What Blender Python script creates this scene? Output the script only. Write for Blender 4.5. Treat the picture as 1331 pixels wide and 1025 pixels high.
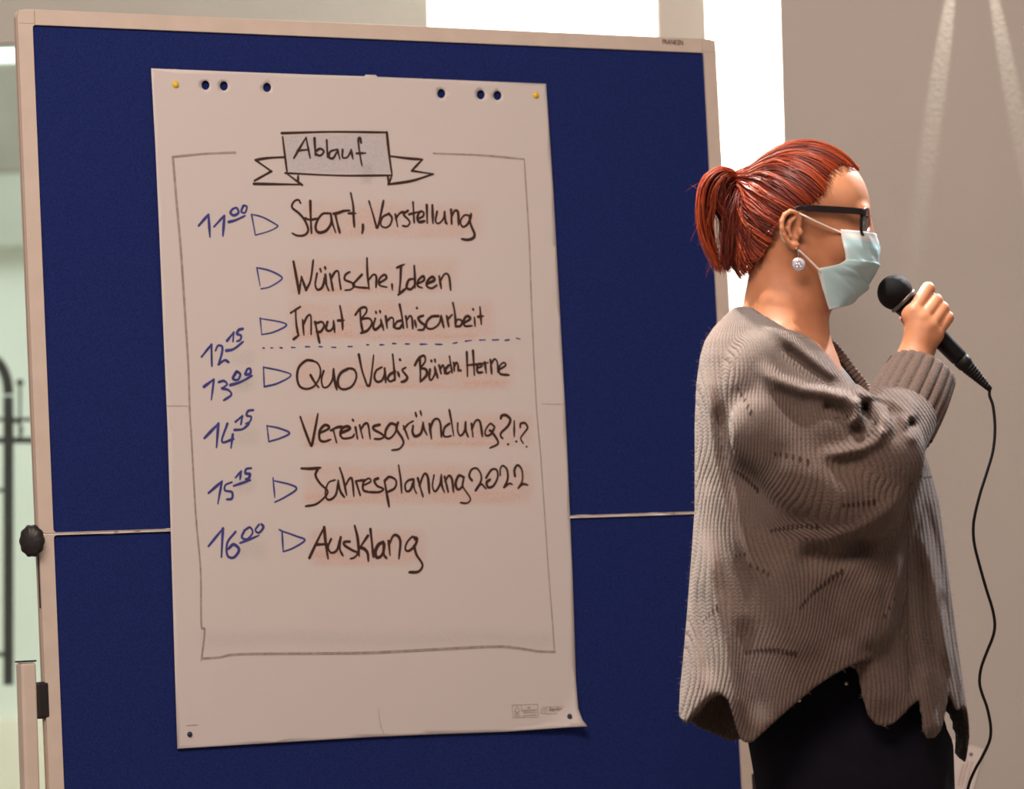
import bpy, bmesh, math, random
import numpy as np
from mathutils import Vector
from mathutils.geometry import delaunay_2d_cdt
random.seed(7); rng = np.random.default_rng(7)
scn = bpy.context.scene
for o in list(bpy.data.objects): bpy.data.objects.remove(o)
COL = scn.collection

# ------------------------------------------------------------------ camera
IW, IH, FPX = 1331.0, 1025.0, 4833.0
PITCH, ROLL = math.radians(2.5), math.radians(-1.46)
CAM = np.array([0.0, 0.0, 1.17])
_f = np.array([0, math.cos(PITCH), math.sin(PITCH)]); _u0 = np.array([0, -math.sin(PITCH), math.cos(PITCH)]); _r0 = np.array([1.0, 0, 0])
_r = _r0*math.cos(ROLL) + _u0*math.sin(ROLL); _u = _u0*math.cos(ROLL) - _r0*math.sin(ROLL)
MC = np.stack([_r, _f, _u], 1)
from mathutils import Matrix
cd = bpy.data.cameras.new('camera'); cam = bpy.data.objects.new('camera', cd); COL.objects.link(cam)
m = Matrix.Identity(4)
for i in range(3):
    m[i][0] = _r[i]; m[i][1] = _u[i]; m[i][2] = -_f[i]; m[i][3] = CAM[i]
cam.matrix_world = m
cd.sensor_fit = 'HORIZONTAL'; cd.sensor_width = 36; cd.lens = FPX/IW*36; cd.clip_start = 0.1; cd.clip_end = 200
cd.dof.use_dof = True; cd.dof.focus_distance = 5.12; cd.dof.aperture_fstop = 6.3
scn.camera = cam
vs = scn.view_settings
scn.display_settings.display_device = 'sRGB'
vs.view_transform = 'Standard'; vs.look = 'None'; vs.gamma = 1; vs.use_curve_mapping = False; vs.exposure = 0.0

# ------------------------------------------------------------------ world and lights
W = bpy.data.worlds.new('room_ambience'); scn.world = W; W.use_nodes = True
bg = W.node_tree.nodes['Background']; bg.inputs[0].default_value = (0.46, 0.37, 0.33, 1); bg.inputs[1].default_value = 0.66

def at_(px, py, Y):
    d = _r*((px-IW/2)/FPX) + _f + _u*((IH/2-py)/FPX)
    return Vector(CAM + d*(Y/d[1]))
def aim(o, tgt):
    d = Vector(tgt) - o.location
    o.rotation_euler = d.to_track_quat('-Z', 'Y').to_euler()
def area(name, loc, tgt, sx, sy, power, col):
    l = bpy.data.lights.new(name, 'AREA'); l.shape = 'RECTANGLE'; l.size = sx; l.size_y = sy; l.energy = power; l.color = col
    o = bpy.data.objects.new(name, l); COL.objects.link(o); o.location = loc; aim(o, tgt); return o
def spot(name, loc, tgt, ang, blend, power, col, rad=.03):
    l = bpy.data.lights.new(name, 'SPOT'); l.spot_size = math.radians(ang); l.spot_blend = blend; l.energy = power; l.color = col; l.shadow_soft_size = rad
    o = bpy.data.objects.new(name, l); COL.objects.link(o); o.location = loc; aim(o, tgt); return o
area('ceiling_lamp_light', (-.6, 2.2, 3.5), (-.1, 5.4, 1.4), 2.0, 1.0, 120, (1.0, .79, .68))
area('back_wall_fill_light', (.75, 7.55, 3.05), (.65, 8.3, 1.7), 1.6, .12, 150, (1.0, .96, .88))  # unseen area light added to bleach the back wall white
spot('back_spot_light', (-.75, 6.15, 3.75), (.38, 4.80, 1.40), 30, .5, 1700, (1.0, .93, .82), .06)
# two narrow spots stand in for slit beams of one unseen wall lamp
spot('wall_streak_light', at_(1273, -250, 6.57), at_(1225, 70, 6.60), 4.6, .8, 38, (1.0, .93, .80), .002)
spot('wall_streak_light', at_(1248, -250, 6.57), at_(1306, 70, 6.60), 4.4, .8, 34, (1.0, .93, .80), .002)
spot('ceiling_spot_light', (.05, 4.38, 3.95), (.47, 4.74, 1.35), 15, .6, 560, (1.0, .95, .90), .05)
spot('side_spot_light', (1.55, 6.35, 3.1), (.42, 4.80, 1.30), 30, .5, 620, (.93, .95, 1.0), .06)
area('daylight', (-2.6, 11.5, 6.5), (-1.4, 12.5, 0), 6, 5, 470, (.96, 1.0, .97))

# ------------------------------------------------------------------ helpers
def at(px, py, Y):
    d = _r*((px-IW/2)/FPX) + _f + _u*((IH/2-py)/FPX)
    return CAM + d*(Y/d[1])
def cam2w(P):
    P = np.asarray(P, float).reshape(-1, 3)
    return P @ MC.T + CAM
def mm2w(P):                       # person space: x, depth, py in millimetres -> world
    P = np.asarray(P, float).reshape(-1, 3)
    return cam2w(np.stack([(P[:,0]-665.5)/1000, 4.833+P[:,1]/1000, (512.5-P[:,2])/1000], 1))
def V(px, py, y=0.0):              # photo point at a depth offset -> person space (x, y, py)
    s = 1 + y/4833.0
    return np.array([(px-665.5)*s+665.5, y, (py-512.5)*s+512.5])

def nodes(mat):
    mat.use_nodes = True; nt = mat.node_tree; return nt, nt.nodes['Principled BSDF']
def mat(name, col, rough=.6, spec=.4, metal=0, bump=None, var=None, sss=0, sheen=0, trans=0, coat=0, emit=None):
    """bump=(scale, strength, distance)  var=(scale, amount)"""
    M = bpy.data.materials.new(name); nt, b = nodes(M)
    b.inputs['Base Color'].default_value = (*col, 1); b.inputs['Roughness'].default_value = rough
    b.inputs['Specular IOR Level'].default_value = spec; b.inputs['Metallic'].default_value = metal
    if sss: b.inputs['Subsurface Weight'].default_value = sss; b.inputs['Subsurface Radius'].default_value = (1, .35, .18); b.inputs['Subsurface Scale'].default_value = .008
    if sheen: b.inputs['Sheen Weight'].default_value = sheen; b.inputs['Sheen Roughness'].default_value = .5
    if trans: b.inputs['Transmission Weight'].default_value = trans
    if coat: b.inputs['Coat Weight'].default_value = coat
    if emit: b.inputs['Emission Color'].default_value = (*emit[0], 1); b.inputs['Emission Strength'].default_value = emit[1]
    tc = nt.nodes.new('ShaderNodeTexCoord')
    if var:
        n = nt.nodes.new('ShaderNodeTexNoise'); n.inputs['Scale'].default_value = var[0]; n.inputs['Detail'].default_value = 5
        nt.links.new(tc.outputs['Object'], n.inputs['Vector'])
        r = nt.nodes.new('ShaderNodeMapRange'); r.inputs[1].default_value = .3; r.inputs[2].default_value = .7
        r.inputs[3].default_value = 1-var[1]; r.inputs[4].default_value = 1+var[1]
        nt.links.new(n.outputs['Fac'], r.inputs[0])
        mx = nt.nodes.new('ShaderNodeMix'); mx.data_type = 'RGBA'; mx.blend_type = 'MULTIPLY'; mx.inputs[0].default_value = 1
        mx.inputs[6].default_value = (*col, 1); nt.links.new(r.outputs[0], mx.inputs[7]); nt.links.new(mx.outputs[2], b.inputs['Base Color'])
    if bump:
        n = nt.nodes.new('ShaderNodeTexNoise'); n.inputs['Scale'].default_value = bump[0]; n.inputs['Detail'].default_value = 6
        nt.links.new(tc.outputs['Object'], n.inputs['Vector'])
        bp = nt.nodes.new('ShaderNodeBump'); bp.inputs['Strength'].default_value = bump[1]; bp.inputs['Distance'].default_value = bump[2]
        nt.links.new(n.outputs['Fac'], bp.inputs['Height']); nt.links.new(bp.outputs[0], b.inputs['Normal'])
    return M

def empty(name, loc, label=None, cat=None, group=None):
    o = bpy.data.objects.new(name, None); o.empty_display_size = .05; COL.objects.link(o); o.location = [float(v) for v in loc]
    if label: tag(o, label, cat, group)
    return o
def tag(o, label=None, cat=None, group=None, kind=None):
    if label: o['label'] = label
    if cat: o['category'] = cat
    if group: o['group'] = group
    if kind: o['kind'] = kind
    return o
ORG = {}
def mk(name, verts, faces, M, parent=None, smooth=True, loc=None, attrs=None, label=None):
    """verts in world metres"""
    verts = np.asarray(verts, float).reshape(-1, 3)
    if parent is not None: org = ORG[parent.name] if parent.name in ORG else np.array(parent.location)
    else: org = np.array(loc if loc is not None else (0, 0, 0), float)
    me = bpy.data.meshes.new(name)
    v = verts - org
    if isinstance(faces, np.ndarray):
        n = len(faces); k = faces.shape[1]
        me.vertices.add(len(v)); me.vertices.foreach_set('co', v.astype(np.float32).ravel())
        me.loops.add(n*k); me.loops.foreach_set('vertex_index', faces.astype(np.int32).ravel())
        me.polygons.add(n); me.polygons.foreach_set('loop_start', np.arange(0, n*k, k, dtype=np.int32))
        try: me.polygons.foreach_set('loop_total', np.full(n, k, dtype=np.int32))
        except Exception: pass
        me.update(calc_edges=True); me.validate()
    else:
        me.from_pydata([tuple(x) for x in v], [], [tuple(f) for f in faces]); me.update()
    if smooth: me.polygons.foreach_set('use_smooth', np.ones(len(me.polygons), dtype=bool))
    if attrs:
        for an, (typ, data) in attrs.items():
            a = me.attributes.new(an, typ, 'POINT')
            if typ == 'FLOAT': a.data.foreach_set('value', np.asarray(data, np.float32))
            else: a.data.foreach_set('color', np.asarray(data, np.float32).ravel())
    me.materials.append(M)
    o = bpy.data.objects.new(name, me); COL.objects.link(o)
    if parent is not None: o.parent = parent
    else: o.location = [float(x) for x in org]
    ORG[o.name] = org
    if label: o['label'] = label
    return o

class G:                                                # geometry collector
    def __init__(s): s.v = []; s.f = []
    def add(s, v, f):
        k = len(s.v); s.v += [tuple(x) for x in v]; s.f += [tuple(i+k for i in q) for q in f]
    def box(s, lo, hi, fn=lambda p: p):
        x0, y0, z0 = lo; x1, y1, z1 = hi
        p = [(x0,y0,z0),(x1,y0,z0),(x1,y1,z0),(x0,y1,z0),(x0,y0,z1),(x1,y0,z1),(x1,y1,z1),(x0,y1,z1)]
        s.add([fn(q) for q in p], [(0,3,2,1),(4,5,6,7),(0,1,5,4),(1,2,6,5),(2,3,7,6),(3,0,4,7)])
    def tube(s, pts, rad, n=10, cap=True):
        pts = np.asarray(pts, float); m_ = len(pts)
        rad = np.broadcast_to(np.asarray(rad, float), (m_,))
        T = np.gradient(pts, axis=0); T /= np.linalg.norm(T, axis=1)[:, None]+1e-12
        a = np.array([0, 0, 1.0]) if abs(T[0][2]) < .9 else np.array([1.0, 0, 0])
        N = np.cross(T[0], a); N /= np.linalg.norm(N)
        v = []
        for i in range(m_):
            N = N - T[i]*np.dot(N, T[i]); N /= np.linalg.norm(N); B = np.cross(T[i], N)
            for k in range(n):
                t = 2*math.pi*k/n; v.append(pts[i]+rad[i]*(N*math.cos(t)+B*math.sin(t)))
        f = [(i*n+k, i*n+(k+1) % n, (i+1)*n+(k+1) % n, (i+1)*n+k) for i in range(m_-1) for k in range(n)]
        if cap: f += [tuple(range(n-1, -1, -1)), tuple((m_-1)*n+k for k in range(n))]
        s.add(v, f)
    def lathe(s, o, ax, prof, n=32):                    # prof: (along, radius)
        o = np.asarray(o, float); ax = np.asarray(ax, float); ax = ax/np.linalg.norm(ax)
        a = np.array([0, 0, 1.0]) if abs(ax[2]) < .9 else np.array([1.0, 0, 0])
        N = np.cross(ax, a); N /= np.linalg.norm(N); B = np.cross(ax, N)
        v = [o+ax*h+r*(N*math.cos(2*math.pi*k/n)+B*math.sin(2*math.pi*k/n)) for h, r in prof for k in range(n)]
        m_ = len(prof)
        f = [(i*n+k, i*n+(k+1) % n, (i+1)*n+(k+1) % n, (i+1)*n+k) for i in range(m_-1) for k in range(n)]
        f += [tuple(range(n-1, -1, -1)), tuple((m_-1)*n+k for k in range(n))]
        s.add(v, f)
    def mk(s, name, M, parent=None, **k): return mk(name, s.v, s.f, M, parent, **k)

def bevel(o, w, seg=3):
    b = o.modifiers.new('bevel', 'BEVEL'); b.width = w; b.segments = seg; b.limit_method = 'ANGLE'; b.angle_limit = .6; return o
def smooth_curve(P, n=6):
    P = np.asarray(P, float)
    if len(P) < 3: return np.array([P[0]+(P[-1]-P[0])*t for t in np.linspace(0, 1, n+1)])
    Q = np.vstack([2*P[0]-P[1], P, 2*P[-1]-P[-2]]); out = []
    for i in range(1, len(Q)-2):
        a, b, c, d = Q[i-1], Q[i], Q[i+1], Q[i+2]
        for t in np.linspace(0, 1, n, endpoint=False):
            out.append(.5*((2*b)+(-a+c)*t+(2*a-5*b+4*c-d)*t*t+(-a+3*b-3*c+d)*t**3))
    out.append(P[-1]); return np.array(out)

# ------------------------------------------------------------------ signed distance tools (arrays)
def surfnets(F, xs, ys, zs):
    S = F < 0
    c = [S[i:S.shape[0]-1+i, j:S.shape[1]-1+j, k:S.shape[2]-1+k] for i in (0,1) for j in (0,1) for k in (0,1)]
    al = c[0].copy(); an = c[0].copy()
    for q in c[1:]: al &= q; an |= q
    I, J, K = np.nonzero(an & ~al); N = len(I)
    idx = np.full(an.shape, -1, np.int32); idx[I, J, K] = np.arange(N)
    vals = {(i,j,k): F[I+i, J+j, K+k] for i in (0,1) for j in (0,1) for k in (0,1)}
    P = np.zeros((N, 3)); cnt = np.zeros(N)
    for a in vals:
        for ax in range(3):
            if a[ax] == 0:
                b = list(a); b[ax] = 1; b = tuple(b)
                va, vb = vals[a], vals[b]; mk_ = (va < 0) != (vb < 0)
                t = np.where(mk_, va/(va-vb+1e-20), 0)
                p = [np.full(N, float(a[q])) for q in range(3)]; p[ax] = t
                for q in range(3): P[:, q] += np.where(mk_, p[q], 0)
                cnt += mk_
    P /= cnt[:, None]
    out = np.empty((N, 3))
    for q, (g, A) in enumerate(((xs, I), (ys, J), (zs, K))): out[:, q] = g[A]+(g[A+1]-g[A])*P[:, q]
    faces = []
    for ax in range(3):
        d = [slice(None)]*3; e = [slice(None)]*3; d[ax] = slice(0, -1); e[ax] = slice(1, None)
        A, B = S[tuple(d)], S[tuple(e)]
        E = np.stack(np.nonzero(A != B), 1); o1, o2 = (ax+1) % 3, (ax+2) % 3
        sh = np.array(F.shape)
        ok = (E[:, o1] > 0) & (E[:, o2] > 0) & (E[:, o1] < sh[o1]-1) & (E[:, o2] < sh[o2]-1); E = E[ok]
        fl = A[E[:,0], E[:,1], E[:,2]]
        q = []
        for (u, w) in ((1,1),(0,1),(0,0),(1,0)):
            e_ = E.copy(); e_[:, o1] -= u; e_[:, o2] -= w; q.append(idx[e_[:,0], e_[:,1], e_[:,2]])
        q = np.stack(q, 1); q[fl] = q[fl][:, ::-1]; faces.append(q)
    return out, np.vstack(faces)
def fix_orient(v, f):
    a, b, c = v[f[:,0]], v[f[:,1]], v[f[:,2]]
    d = v[f[:,3]] if f.shape[1] == 4 else c
    vol = np.einsum('ij,ij->i', a, np.cross(b, c)).sum()+np.einsum('ij,ij->i', a, np.cross(c, d)).sum()
    return f[:, ::-1] if vol < 0 else f
def relax(v, f, it=2, k=.5):
    e = np.vstack([f[:, [i, (i+1) % 4]] for i in range(4)]); n = len(v)
    deg = np.bincount(e[:,0], minlength=n)+np.bincount(e[:,1], minlength=n)
    for _ in range(it):
        s = np.stack([np.bincount(e[:,0], v[e[:,1], q], n)+np.bincount(e[:,1], v[e[:,0], q], n) for q in range(3)], 1)
        v = v+k*(s/np.maximum(deg, 1)[:, None]-v)
    return v
def smin(a, b, k): h = np.clip(.5+.5*(b-a)/k, 0, 1); return b+(a-b)*h-k*h*(1-h)
def smax(a, b, k): return -smin(-a, -b, k)
def ell(X, Y, Z, c, r):
    a, b, d = (X-c[0])/r[0], (Y-c[1])/r[1], (Z-c[2])/r[2]
    k0 = np.sqrt(a*a+b*b+d*d); k1 = np.sqrt((a/r[0])**2+(b/r[1])**2+(d/r[2])**2)+1e-9
    return k0*(k0-1)/k1
def cone(X, Y, Z, p, q, r1, r2):
    p = np.asarray(p, float); q = np.asarray(q, float); d = q-p; L = d@d+1e-9
    t = np.clip(((X-p[0])*d[0]+(Y-p[1])*d[1]+(Z-p[2])*d[2])/L, 0, 1)
    return np.sqrt((X-p[0]-t*d[0])**2+(Y-p[1]-t*d[1])**2+(Z-p[2]-t*d[2])**2)-(r1+(r2-r1)*t)
def chain(X, Y, Z, pts, rs, k=0):
    D = None
    for i in range(len(pts)-1):
        c = cone(X, Y, Z, pts[i], pts[i+1], rs[i], rs[i+1])
        D = c if D is None else (smin(D, c, k) if k else np.minimum(D, c))
    return D
def seg2(X, Z, poly):
    D = None
    for a, b in zip(poly[:-1], poly[1:]):
        d = np.subtract(b, a); L = d@d+1e-9; t = np.clip(((X-a[0])*d[0]+(Z-a[1])*d[1])/L, 0, 1)
        c = np.sqrt((X-a[0]-t*d[0])**2+(Z-a[1]-t*d[1])**2)
        D = c if D is None else np.minimum(D, c)
    return D
def poly2(X, Z, poly):                                  # signed, negative inside
    P = list(poly)+[poly[0]]; D = seg2(X, Z, P); ins = np.zeros(np.broadcast(X, Z).shape, bool)
    for (x0, z0), (x1, z1) in zip(P[:-1], P[1:]):
        if z0 == z1: continue
        ins ^= ((z0 > Z) != (z1 > Z)) & (X < (x1-x0)*(Z-z0)/(z1-z0)+x0)
    return np.where(ins, -D, D)
def sstep(a, b, x): t = np.clip((x-a)/(b-a), 0, 1); return t*t*(3-2*t)
class Field:
    def __init__(s, xs, ys, zs):
        s.g = (xs, ys, zs); s.F = np.full((len(xs), len(ys), len(zs)), 1e3, np.float32)
    def op(s, lo, hi, fn):                              # fn(old, X, Y, Z) on the box only
        sl = tuple(slice(max(0, np.searchsorted(g, a)-1), np.searchsorted(g, b)+1) for g, a, b in zip(s.g, lo, hi))
        X = s.g[0][sl[0]][:, None, None]; Y = s.g[1][sl[1]][None, :, None]; Z = s.g[2][sl[2]][None, None, :]
        s.F[sl] = fn(s.F[sl], X, Y, Z)
    def cone(s, p, q, r1, r2, k):
        m_ = max(r1, r2)+k+14; lo = np.minimum(p, q)-m_; hi = np.maximum(p, q)+m_
        s.op(lo, hi, lambda F, X, Y, Z: smin(F, cone(X, Y, Z, p, q, r1, r2), k))
    def ell(s, c, r, k, sub=False):
        m_ = k+14; lo = np.subtract(c, r)-m_; hi = np.add(c, r)+m_
        if sub: s.op(lo, hi, lambda F, X, Y, Z: smax(F, -ell(X, Y, Z, c, r), k))
        else: s.op(lo, hi, lambda F, X, Y, Z: smin(F, ell(X, Y, Z, c, r), k))
    def mesh(s, it=2):
        v, f = surfnets(s.F, *s.g); v = relax(v, f, it) if it else v; return v, f
def mmobj(name, v, f, M, parent, attrs=None, **k):
    w = mm2w(v); f = fix_orient(w-w.mean(0), f); return mk(name, w, f, M, parent, attrs=attrs, **k)

# ------------------------------------------------------------------ materials
M_wall = mat('plaster_wall', (.55, .52, .475), .9, .15, bump=(110, .22, .003), var=(3, .03))
M_white = mat('white_plaster', (.82, .80, .76), .9, .15, bump=(60, .2, .003), var=(2, .02))
M_floor = mat('floor_covering', (.20, .16, .125), .6, .3, bump=(40, .1, .002), var=(6, .12))
M_frame = mat('beige_frame', (.62, .54, .465), .45, .4, var=(30, .04))
M_felt = mat('blue_felt', (.0135, .025, .132), .95, .1, bump=(900, .5, .001), var=(420, .28))
M_black = mat('black_plastic', (.018, .016, .016), .45, .4, bump=(300, .15, .001), var=(50, .2))
M_iron = mat('black_iron', (.03, .035, .03), .6, .4, var=(20, .2))

# ------------------------------------------------------------------ the room
def slab(name, lo, hi, M, kind='structure', loc=None):
    g = G(); g.box(lo, hi); o = g.mk(name, M, smooth=False, loc=loc if loc is not None else ((lo[0]+hi[0])/2, (lo[1]+hi[1])/2, lo[2])); o['kind'] = kind; return o
slab('floor', (-4, -1.0, -.1), (3.2, 8.7, 0), M_floor)
xr = at(1019, 190, 6.6)[0]
g = G(); P = [(xr, 6.6), (3.2, 6.6), (3.2, 6.95), (xr+.12, 6.95)]
g.add([(x, y, z) for z in (0, 3.6) for x, y in P], [(0, 3, 2, 1), (4, 5, 6, 7)]+[(k, (k+1) % 4, 4+(k+1) % 4, 4+k) for k in range(4)])
o = g.mk('wall_right', M_wall, smooth=False, loc=(1.8, 6.7, 0)); o['kind'] = 'structure'
slab('wall_back', (-.6, 8.3, 0), (3.2, 8.55, 3.6), M_white)
xl = at(556, 15, 7.5)[0]
wt = at(0, 56, 7.5)[2]; wb = at(0, 1080, 7.5)[2]; wx0, wx1 = -2.4, at(330, 300, 7.5)[0]
g = G()
g.box((-4, 7.5, wt), (xl, 7.55, 3.6)); g.box((-4, 7.5, 0), (xl, 7.55, wb)); g.box((-4, 7.5, wb), (wx0, 7.55, wt)); g.box((wx1, 7.5, wb), (xl, 7.55, wt))
o = g.mk('wall_left', mat('grey_beige_plaster', (.60, .605, .55), .9, .15, bump=(60, .2, .003), var=(3, .03)), smooth=False); o['kind'] = 'structure'
x0, x1 = at(857, 20, 7.25)[0], at(917, 20, 7.25)[0]
slab('trim_1', (x0, 7.25, 0), (x1, 7.40, 3.6), M_wall)
# window with its frame and pane
M_wframe = mat('window_frame_paint', (.78, .80, .76), .5, .4, var=(12, .03))
M_glass = bpy.data.materials.new('window_glass'); M_glass.use_nodes = True; nt = M_glass.node_tree; nt.nodes.clear()
out = nt.nodes.new('ShaderNodeOutputMaterial'); mix = nt.nodes.new('ShaderNodeMixShader'); tr = nt.nodes.new('ShaderNodeBsdfTransparent'); gl = nt.nodes.new('ShaderNodeBsdfGlossy')
tr.inputs[0].default_value = (.93, .98, .95, 1); gl.inputs['Roughness'].default_value = .03; mix.inputs[0].default_value = .05
nt.links.new(tr.outputs[0], mix.inputs[1]); nt.links.new(gl.outputs[0], mix.inputs[2]); nt.links.new(mix.outputs[0], out.inputs[0])
win = empty('window_1', ((wx0+wx1)/2, 7.53, wb)); win['kind'] = 'structure'
g = G()
g.box((wx0, 7.51, wb), (wx1, 7.545, wb+.03)); g.box((wx0, 7.51, wt-.004), (wx1, 7.545, wt)); g.box((wx0, 7.51, wb+.03), (wx0+.05, 7.545, wt-.004)); g.box((wx1-.05, 7.51, wb+.03), (wx1, 7.545, wt-.004))
g.mk('window_frame', M_wframe, win, smooth=False)
g = G(); g.box((wx0+.04, 7.525, wb+.02), (wx1-.04, 7.531, wt-.002)); g.mk('window_pane', M_glass, win, smooth=False)
# outside the window
M_pave = mat('pale_paving', (.74, .71, .62), .85, .2, var=(4, .05))
M_house = mat('pale_green_render', (.80, .84, .77), .9, .15, var=(1.5, .05), bump=(40, .2, .01))
M_eave = mat('grey_eave_boards', (.33, .31, .265), .8, .2, var=(5, .08))
slab('ground_outside', (-7, 8.75, -.25), (1.5, 22, -.1), M_pave)
zs_ = at(0, 76, 13.85)[2]; ze = at(0, 225, 13.85)[2]
b = empty('building', (-3, 14, -.1), 'pale green rendered house with a deep grey eave outside the window', 'building')
g = G(); g.box((-6, 14, -.1), (.5, 16, zs_-.1)); g.mk('facade', M_house, b, smooth=False)
g = G(); g.box((-6, 13.925, ze), (.5, 16.2, zs_)); bevel(g.mk('eave', M_eave, b, smooth=False), .02)
g = G(); g.box((-6, 13.93, at(0, 320, 13.93)[2]), (.5, 14.02, ze+.02)); g.mk('eave_fade_band', mat('sage_fade_band', (.50, .52, .455), .9, .2, var=(5, .05)), b, smooth=False)  # added band; its mid tone paints the shade fading out below the eave
g = G(); g.box((-6, 13.93, -.1), (.5, 14.02, at(0, 935, 13.93)[2])); g.mk('plinth', mat('cream_plinth', (.86, .80, .68), .9, .2, var=(5, .05)), b, smooth=False)
M_sky = mat('overcast_sky', (.8, .9, .95), 1, 0, emit=((.90, .98, 1.0), 2.2))
g = G(); g.box((-9, 21.8, -.1), (2, 21.9, 9)); o = g.mk('sky_outside', M_sky, smooth=False); o['kind'] = 'structure'
# iron gate beyond the window
gy = 9.6
gate = empty('garden_gate', at(9, 890, gy), 'black iron gate with hooked bar tops outside the window', 'gate')
def gp(px, py): return at(px, py, gy)
pmm = gy/FPX
g = G(); g.tube([gp(11, 890), gp(11, 700), gp(11, 540), gp(10.5, 515)], .0135, 10); 
arc = [gp(-16+27*math.cos(t), 512-48*math.sin(t)) for t in np.linspace(0, math.pi*.75, 14)]
g.tube(arc, .0135, 10); g.mk('hooked_bar', M_iron, gate)
for k, (a, px) in enumerate(((-1, -43), (-2, -97))):
    g = G(); g.tube([gp(px, 890), gp(px, 520)], .0105, 10); g.mk('bar', M_iron, gate)
for py, r, x_ in ((572, .0085, 130), (545, .005, 130), (637, .005, 11), (850, .006, 11)):
    g = G(); g.tube([gp(-140, py), gp(x_, py)], r, 8); g.mk('rail', M_iron, gate)
for px in (26, 62, 98):
    g = G(); g.tube([gp(px, 572), gp(px, 500)], .0035, 8); p = gp(px, 497)
    g.lathe(p-np.array([0, 0, .010]), (0, 0, 1), [(0, .001), (.004, .008), (.010, .0105), (.016, .008), (.020, .001)], 12); g.mk('finial', M_iron, gate)
    g = G(); c = gp(px-6, 559); g.tube([c+np.array([.017*math.cos(t), 0, .022*math.sin(t)]) for t in np.linspace(0, 2*math.pi, 18)], .0035, 6, cap=False); g.mk('ring', M_iron, gate)
g = G(); g.tube([gp(11, 890), gp(11, 890)-np.array([0, 0, .5])], .012, 8); 
gz = gp(11, 890)[2]
g = G(); g.box((gp(-140, 890)[0], gy-.012, -.1), (gp(-120, 890)[0], gy+.012, gp(-130, 480)[2])); g.mk('post', M_iron, gate, smooth=False)

# ------------------------------------------------------------------ pinboard
def Rm(y, p, r):
    a, b_ = math.cos(y), math.sin(y); Rz = np.array([[a,-b_,0],[b_,a,0],[0,0,1]])
    Rx = np.array([[1,0,0],[0,math.cos(p),-math.sin(p)],[0,math.sin(p),math.cos(p)]])
    Ry = np.array([[math.cos(r),0,math.sin(r)],[0,1,0],[-math.sin(r),0,math.cos(r)]]); return Rz@Rx@Ry
BM = Rm(math.radians(30.31664664), math.radians(-4.41258011), math.radians(-.65826637)); BT = np.array([-.71164865, 5.30918047, .55113688])
BW = MC@BM; BO = MC@BT+CAM
def bw(p): return BW@np.asarray(p, float)+BO          # board space (across, back, up) -> world
def b2(px, py):                                        # photo point -> board plane (across, up)
    d = np.array([(px-665.5)/FPX, 1, (512.5-py)/FPX]); n = BM[:, 1]; k = (n@BT)/(n@d); L = BM.T@(d*k-BT); return np.array([L[0], L[2]])
board = empty('pinboard', bw((.6, .02, -1.5))*np.array([1, 1, 0]), 'large blue felt pinboard with a beige frame and a fold line across its middle', 'pinboard')
FW, FD, x0, x1, hz = .0225, .016, .006, 1.2, -.7505
def rrect(x0, z0, x1, z1, r, n=6):
    P = []
    for cx, cz, a0 in ((x1-r, z1-r, 0), (x0+r, z1-r, 90), (x0+r, z0+r, 180), (x1-r, z0+r, 270)):
        for k in range(n+1): t = math.radians(a0+90*k/n); P.append((cx+r*math.cos(t), cz+r*math.sin(t)))
    return P
def frame_half(z0, z1, ro):
    A = rrect(x0, z0, x1, z1, ro); B = rrect(x0+FW, z0+FW if z0 < -1 else z0+.001, x1-FW, z1-FW if z1 > -.1 else z1-.001, .005); n = len(A)
    v = [bw((x, 0, z)) for x, z in A]+[bw((x, 0, z)) for x, z in B]+[bw((x, FD, z)) for x, z in A]+[bw((x, FD, z)) for x, z in B]
    f = []
    for k in range(n):
        j = (k+1) % n
        f += [(k, j, n+j, n+k), (2*n+j, 2*n+k, 3*n+k, 3*n+j), (j, k, 2*n+k, 2*n+j), (n+k, n+j, 3*n+j, 3*n+k)]
    return v, f
for nm, (z0, z1) in (('frame', (hz, 0)), ('frame', (-1.5, hz-.002))):
    v, f = frame_half(z0, z1, .012 if z1 == 0 else .004); o = mk(nm, v, f, M_frame, board, smooth=False); bevel(o, .0022)
g = G(); g.box((x0-.0018, .0055, -1.49), (x0+.001, .0085, -.012), bw); g.mk('edge_groove', mat('groove_shadow_grey', (.40, .33, .28), .6, .3, var=(20, .05)), board, smooth=False)
for cx in (x0, x1-.026):                                # moulded corner pieces
    g = G(); g.box((cx+.0005, -.0006, -.0265), (cx+.0255, .003, -.0012), bw)
    # only the arms of the corner show over the frame
    g = G(); g.box((cx+.001 if cx == x0 else cx+.001, -.0007, -.021), (cx+.0250, .002, -.0018), bw); bevel(g.mk('corner_cap', M_frame, board, smooth=False), .0004, 1)
    xx = cx+.0255 if cx == x0 else cx
    g = G(); g.box((xx, -.0004, -.0215), (xx+.0008, .002, -.0012), bw); g.mk('corner_joint', mat('joint_brown', (.46, .30, .22), .7, .2, var=(50, .1)), board, smooth=False)
for nm, (z0, z1) in (('felt_panel', (hz+.0012, -FW+.002)), ('felt_panel', (-1.5+FW-.002, hz-.0032))):
    g = G(); g.box((x0+FW-.002, .004, z0), (x1-FW+.002, FD-.001, z1), bw); g.mk(nm, M_felt, board, smooth=False)
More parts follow.
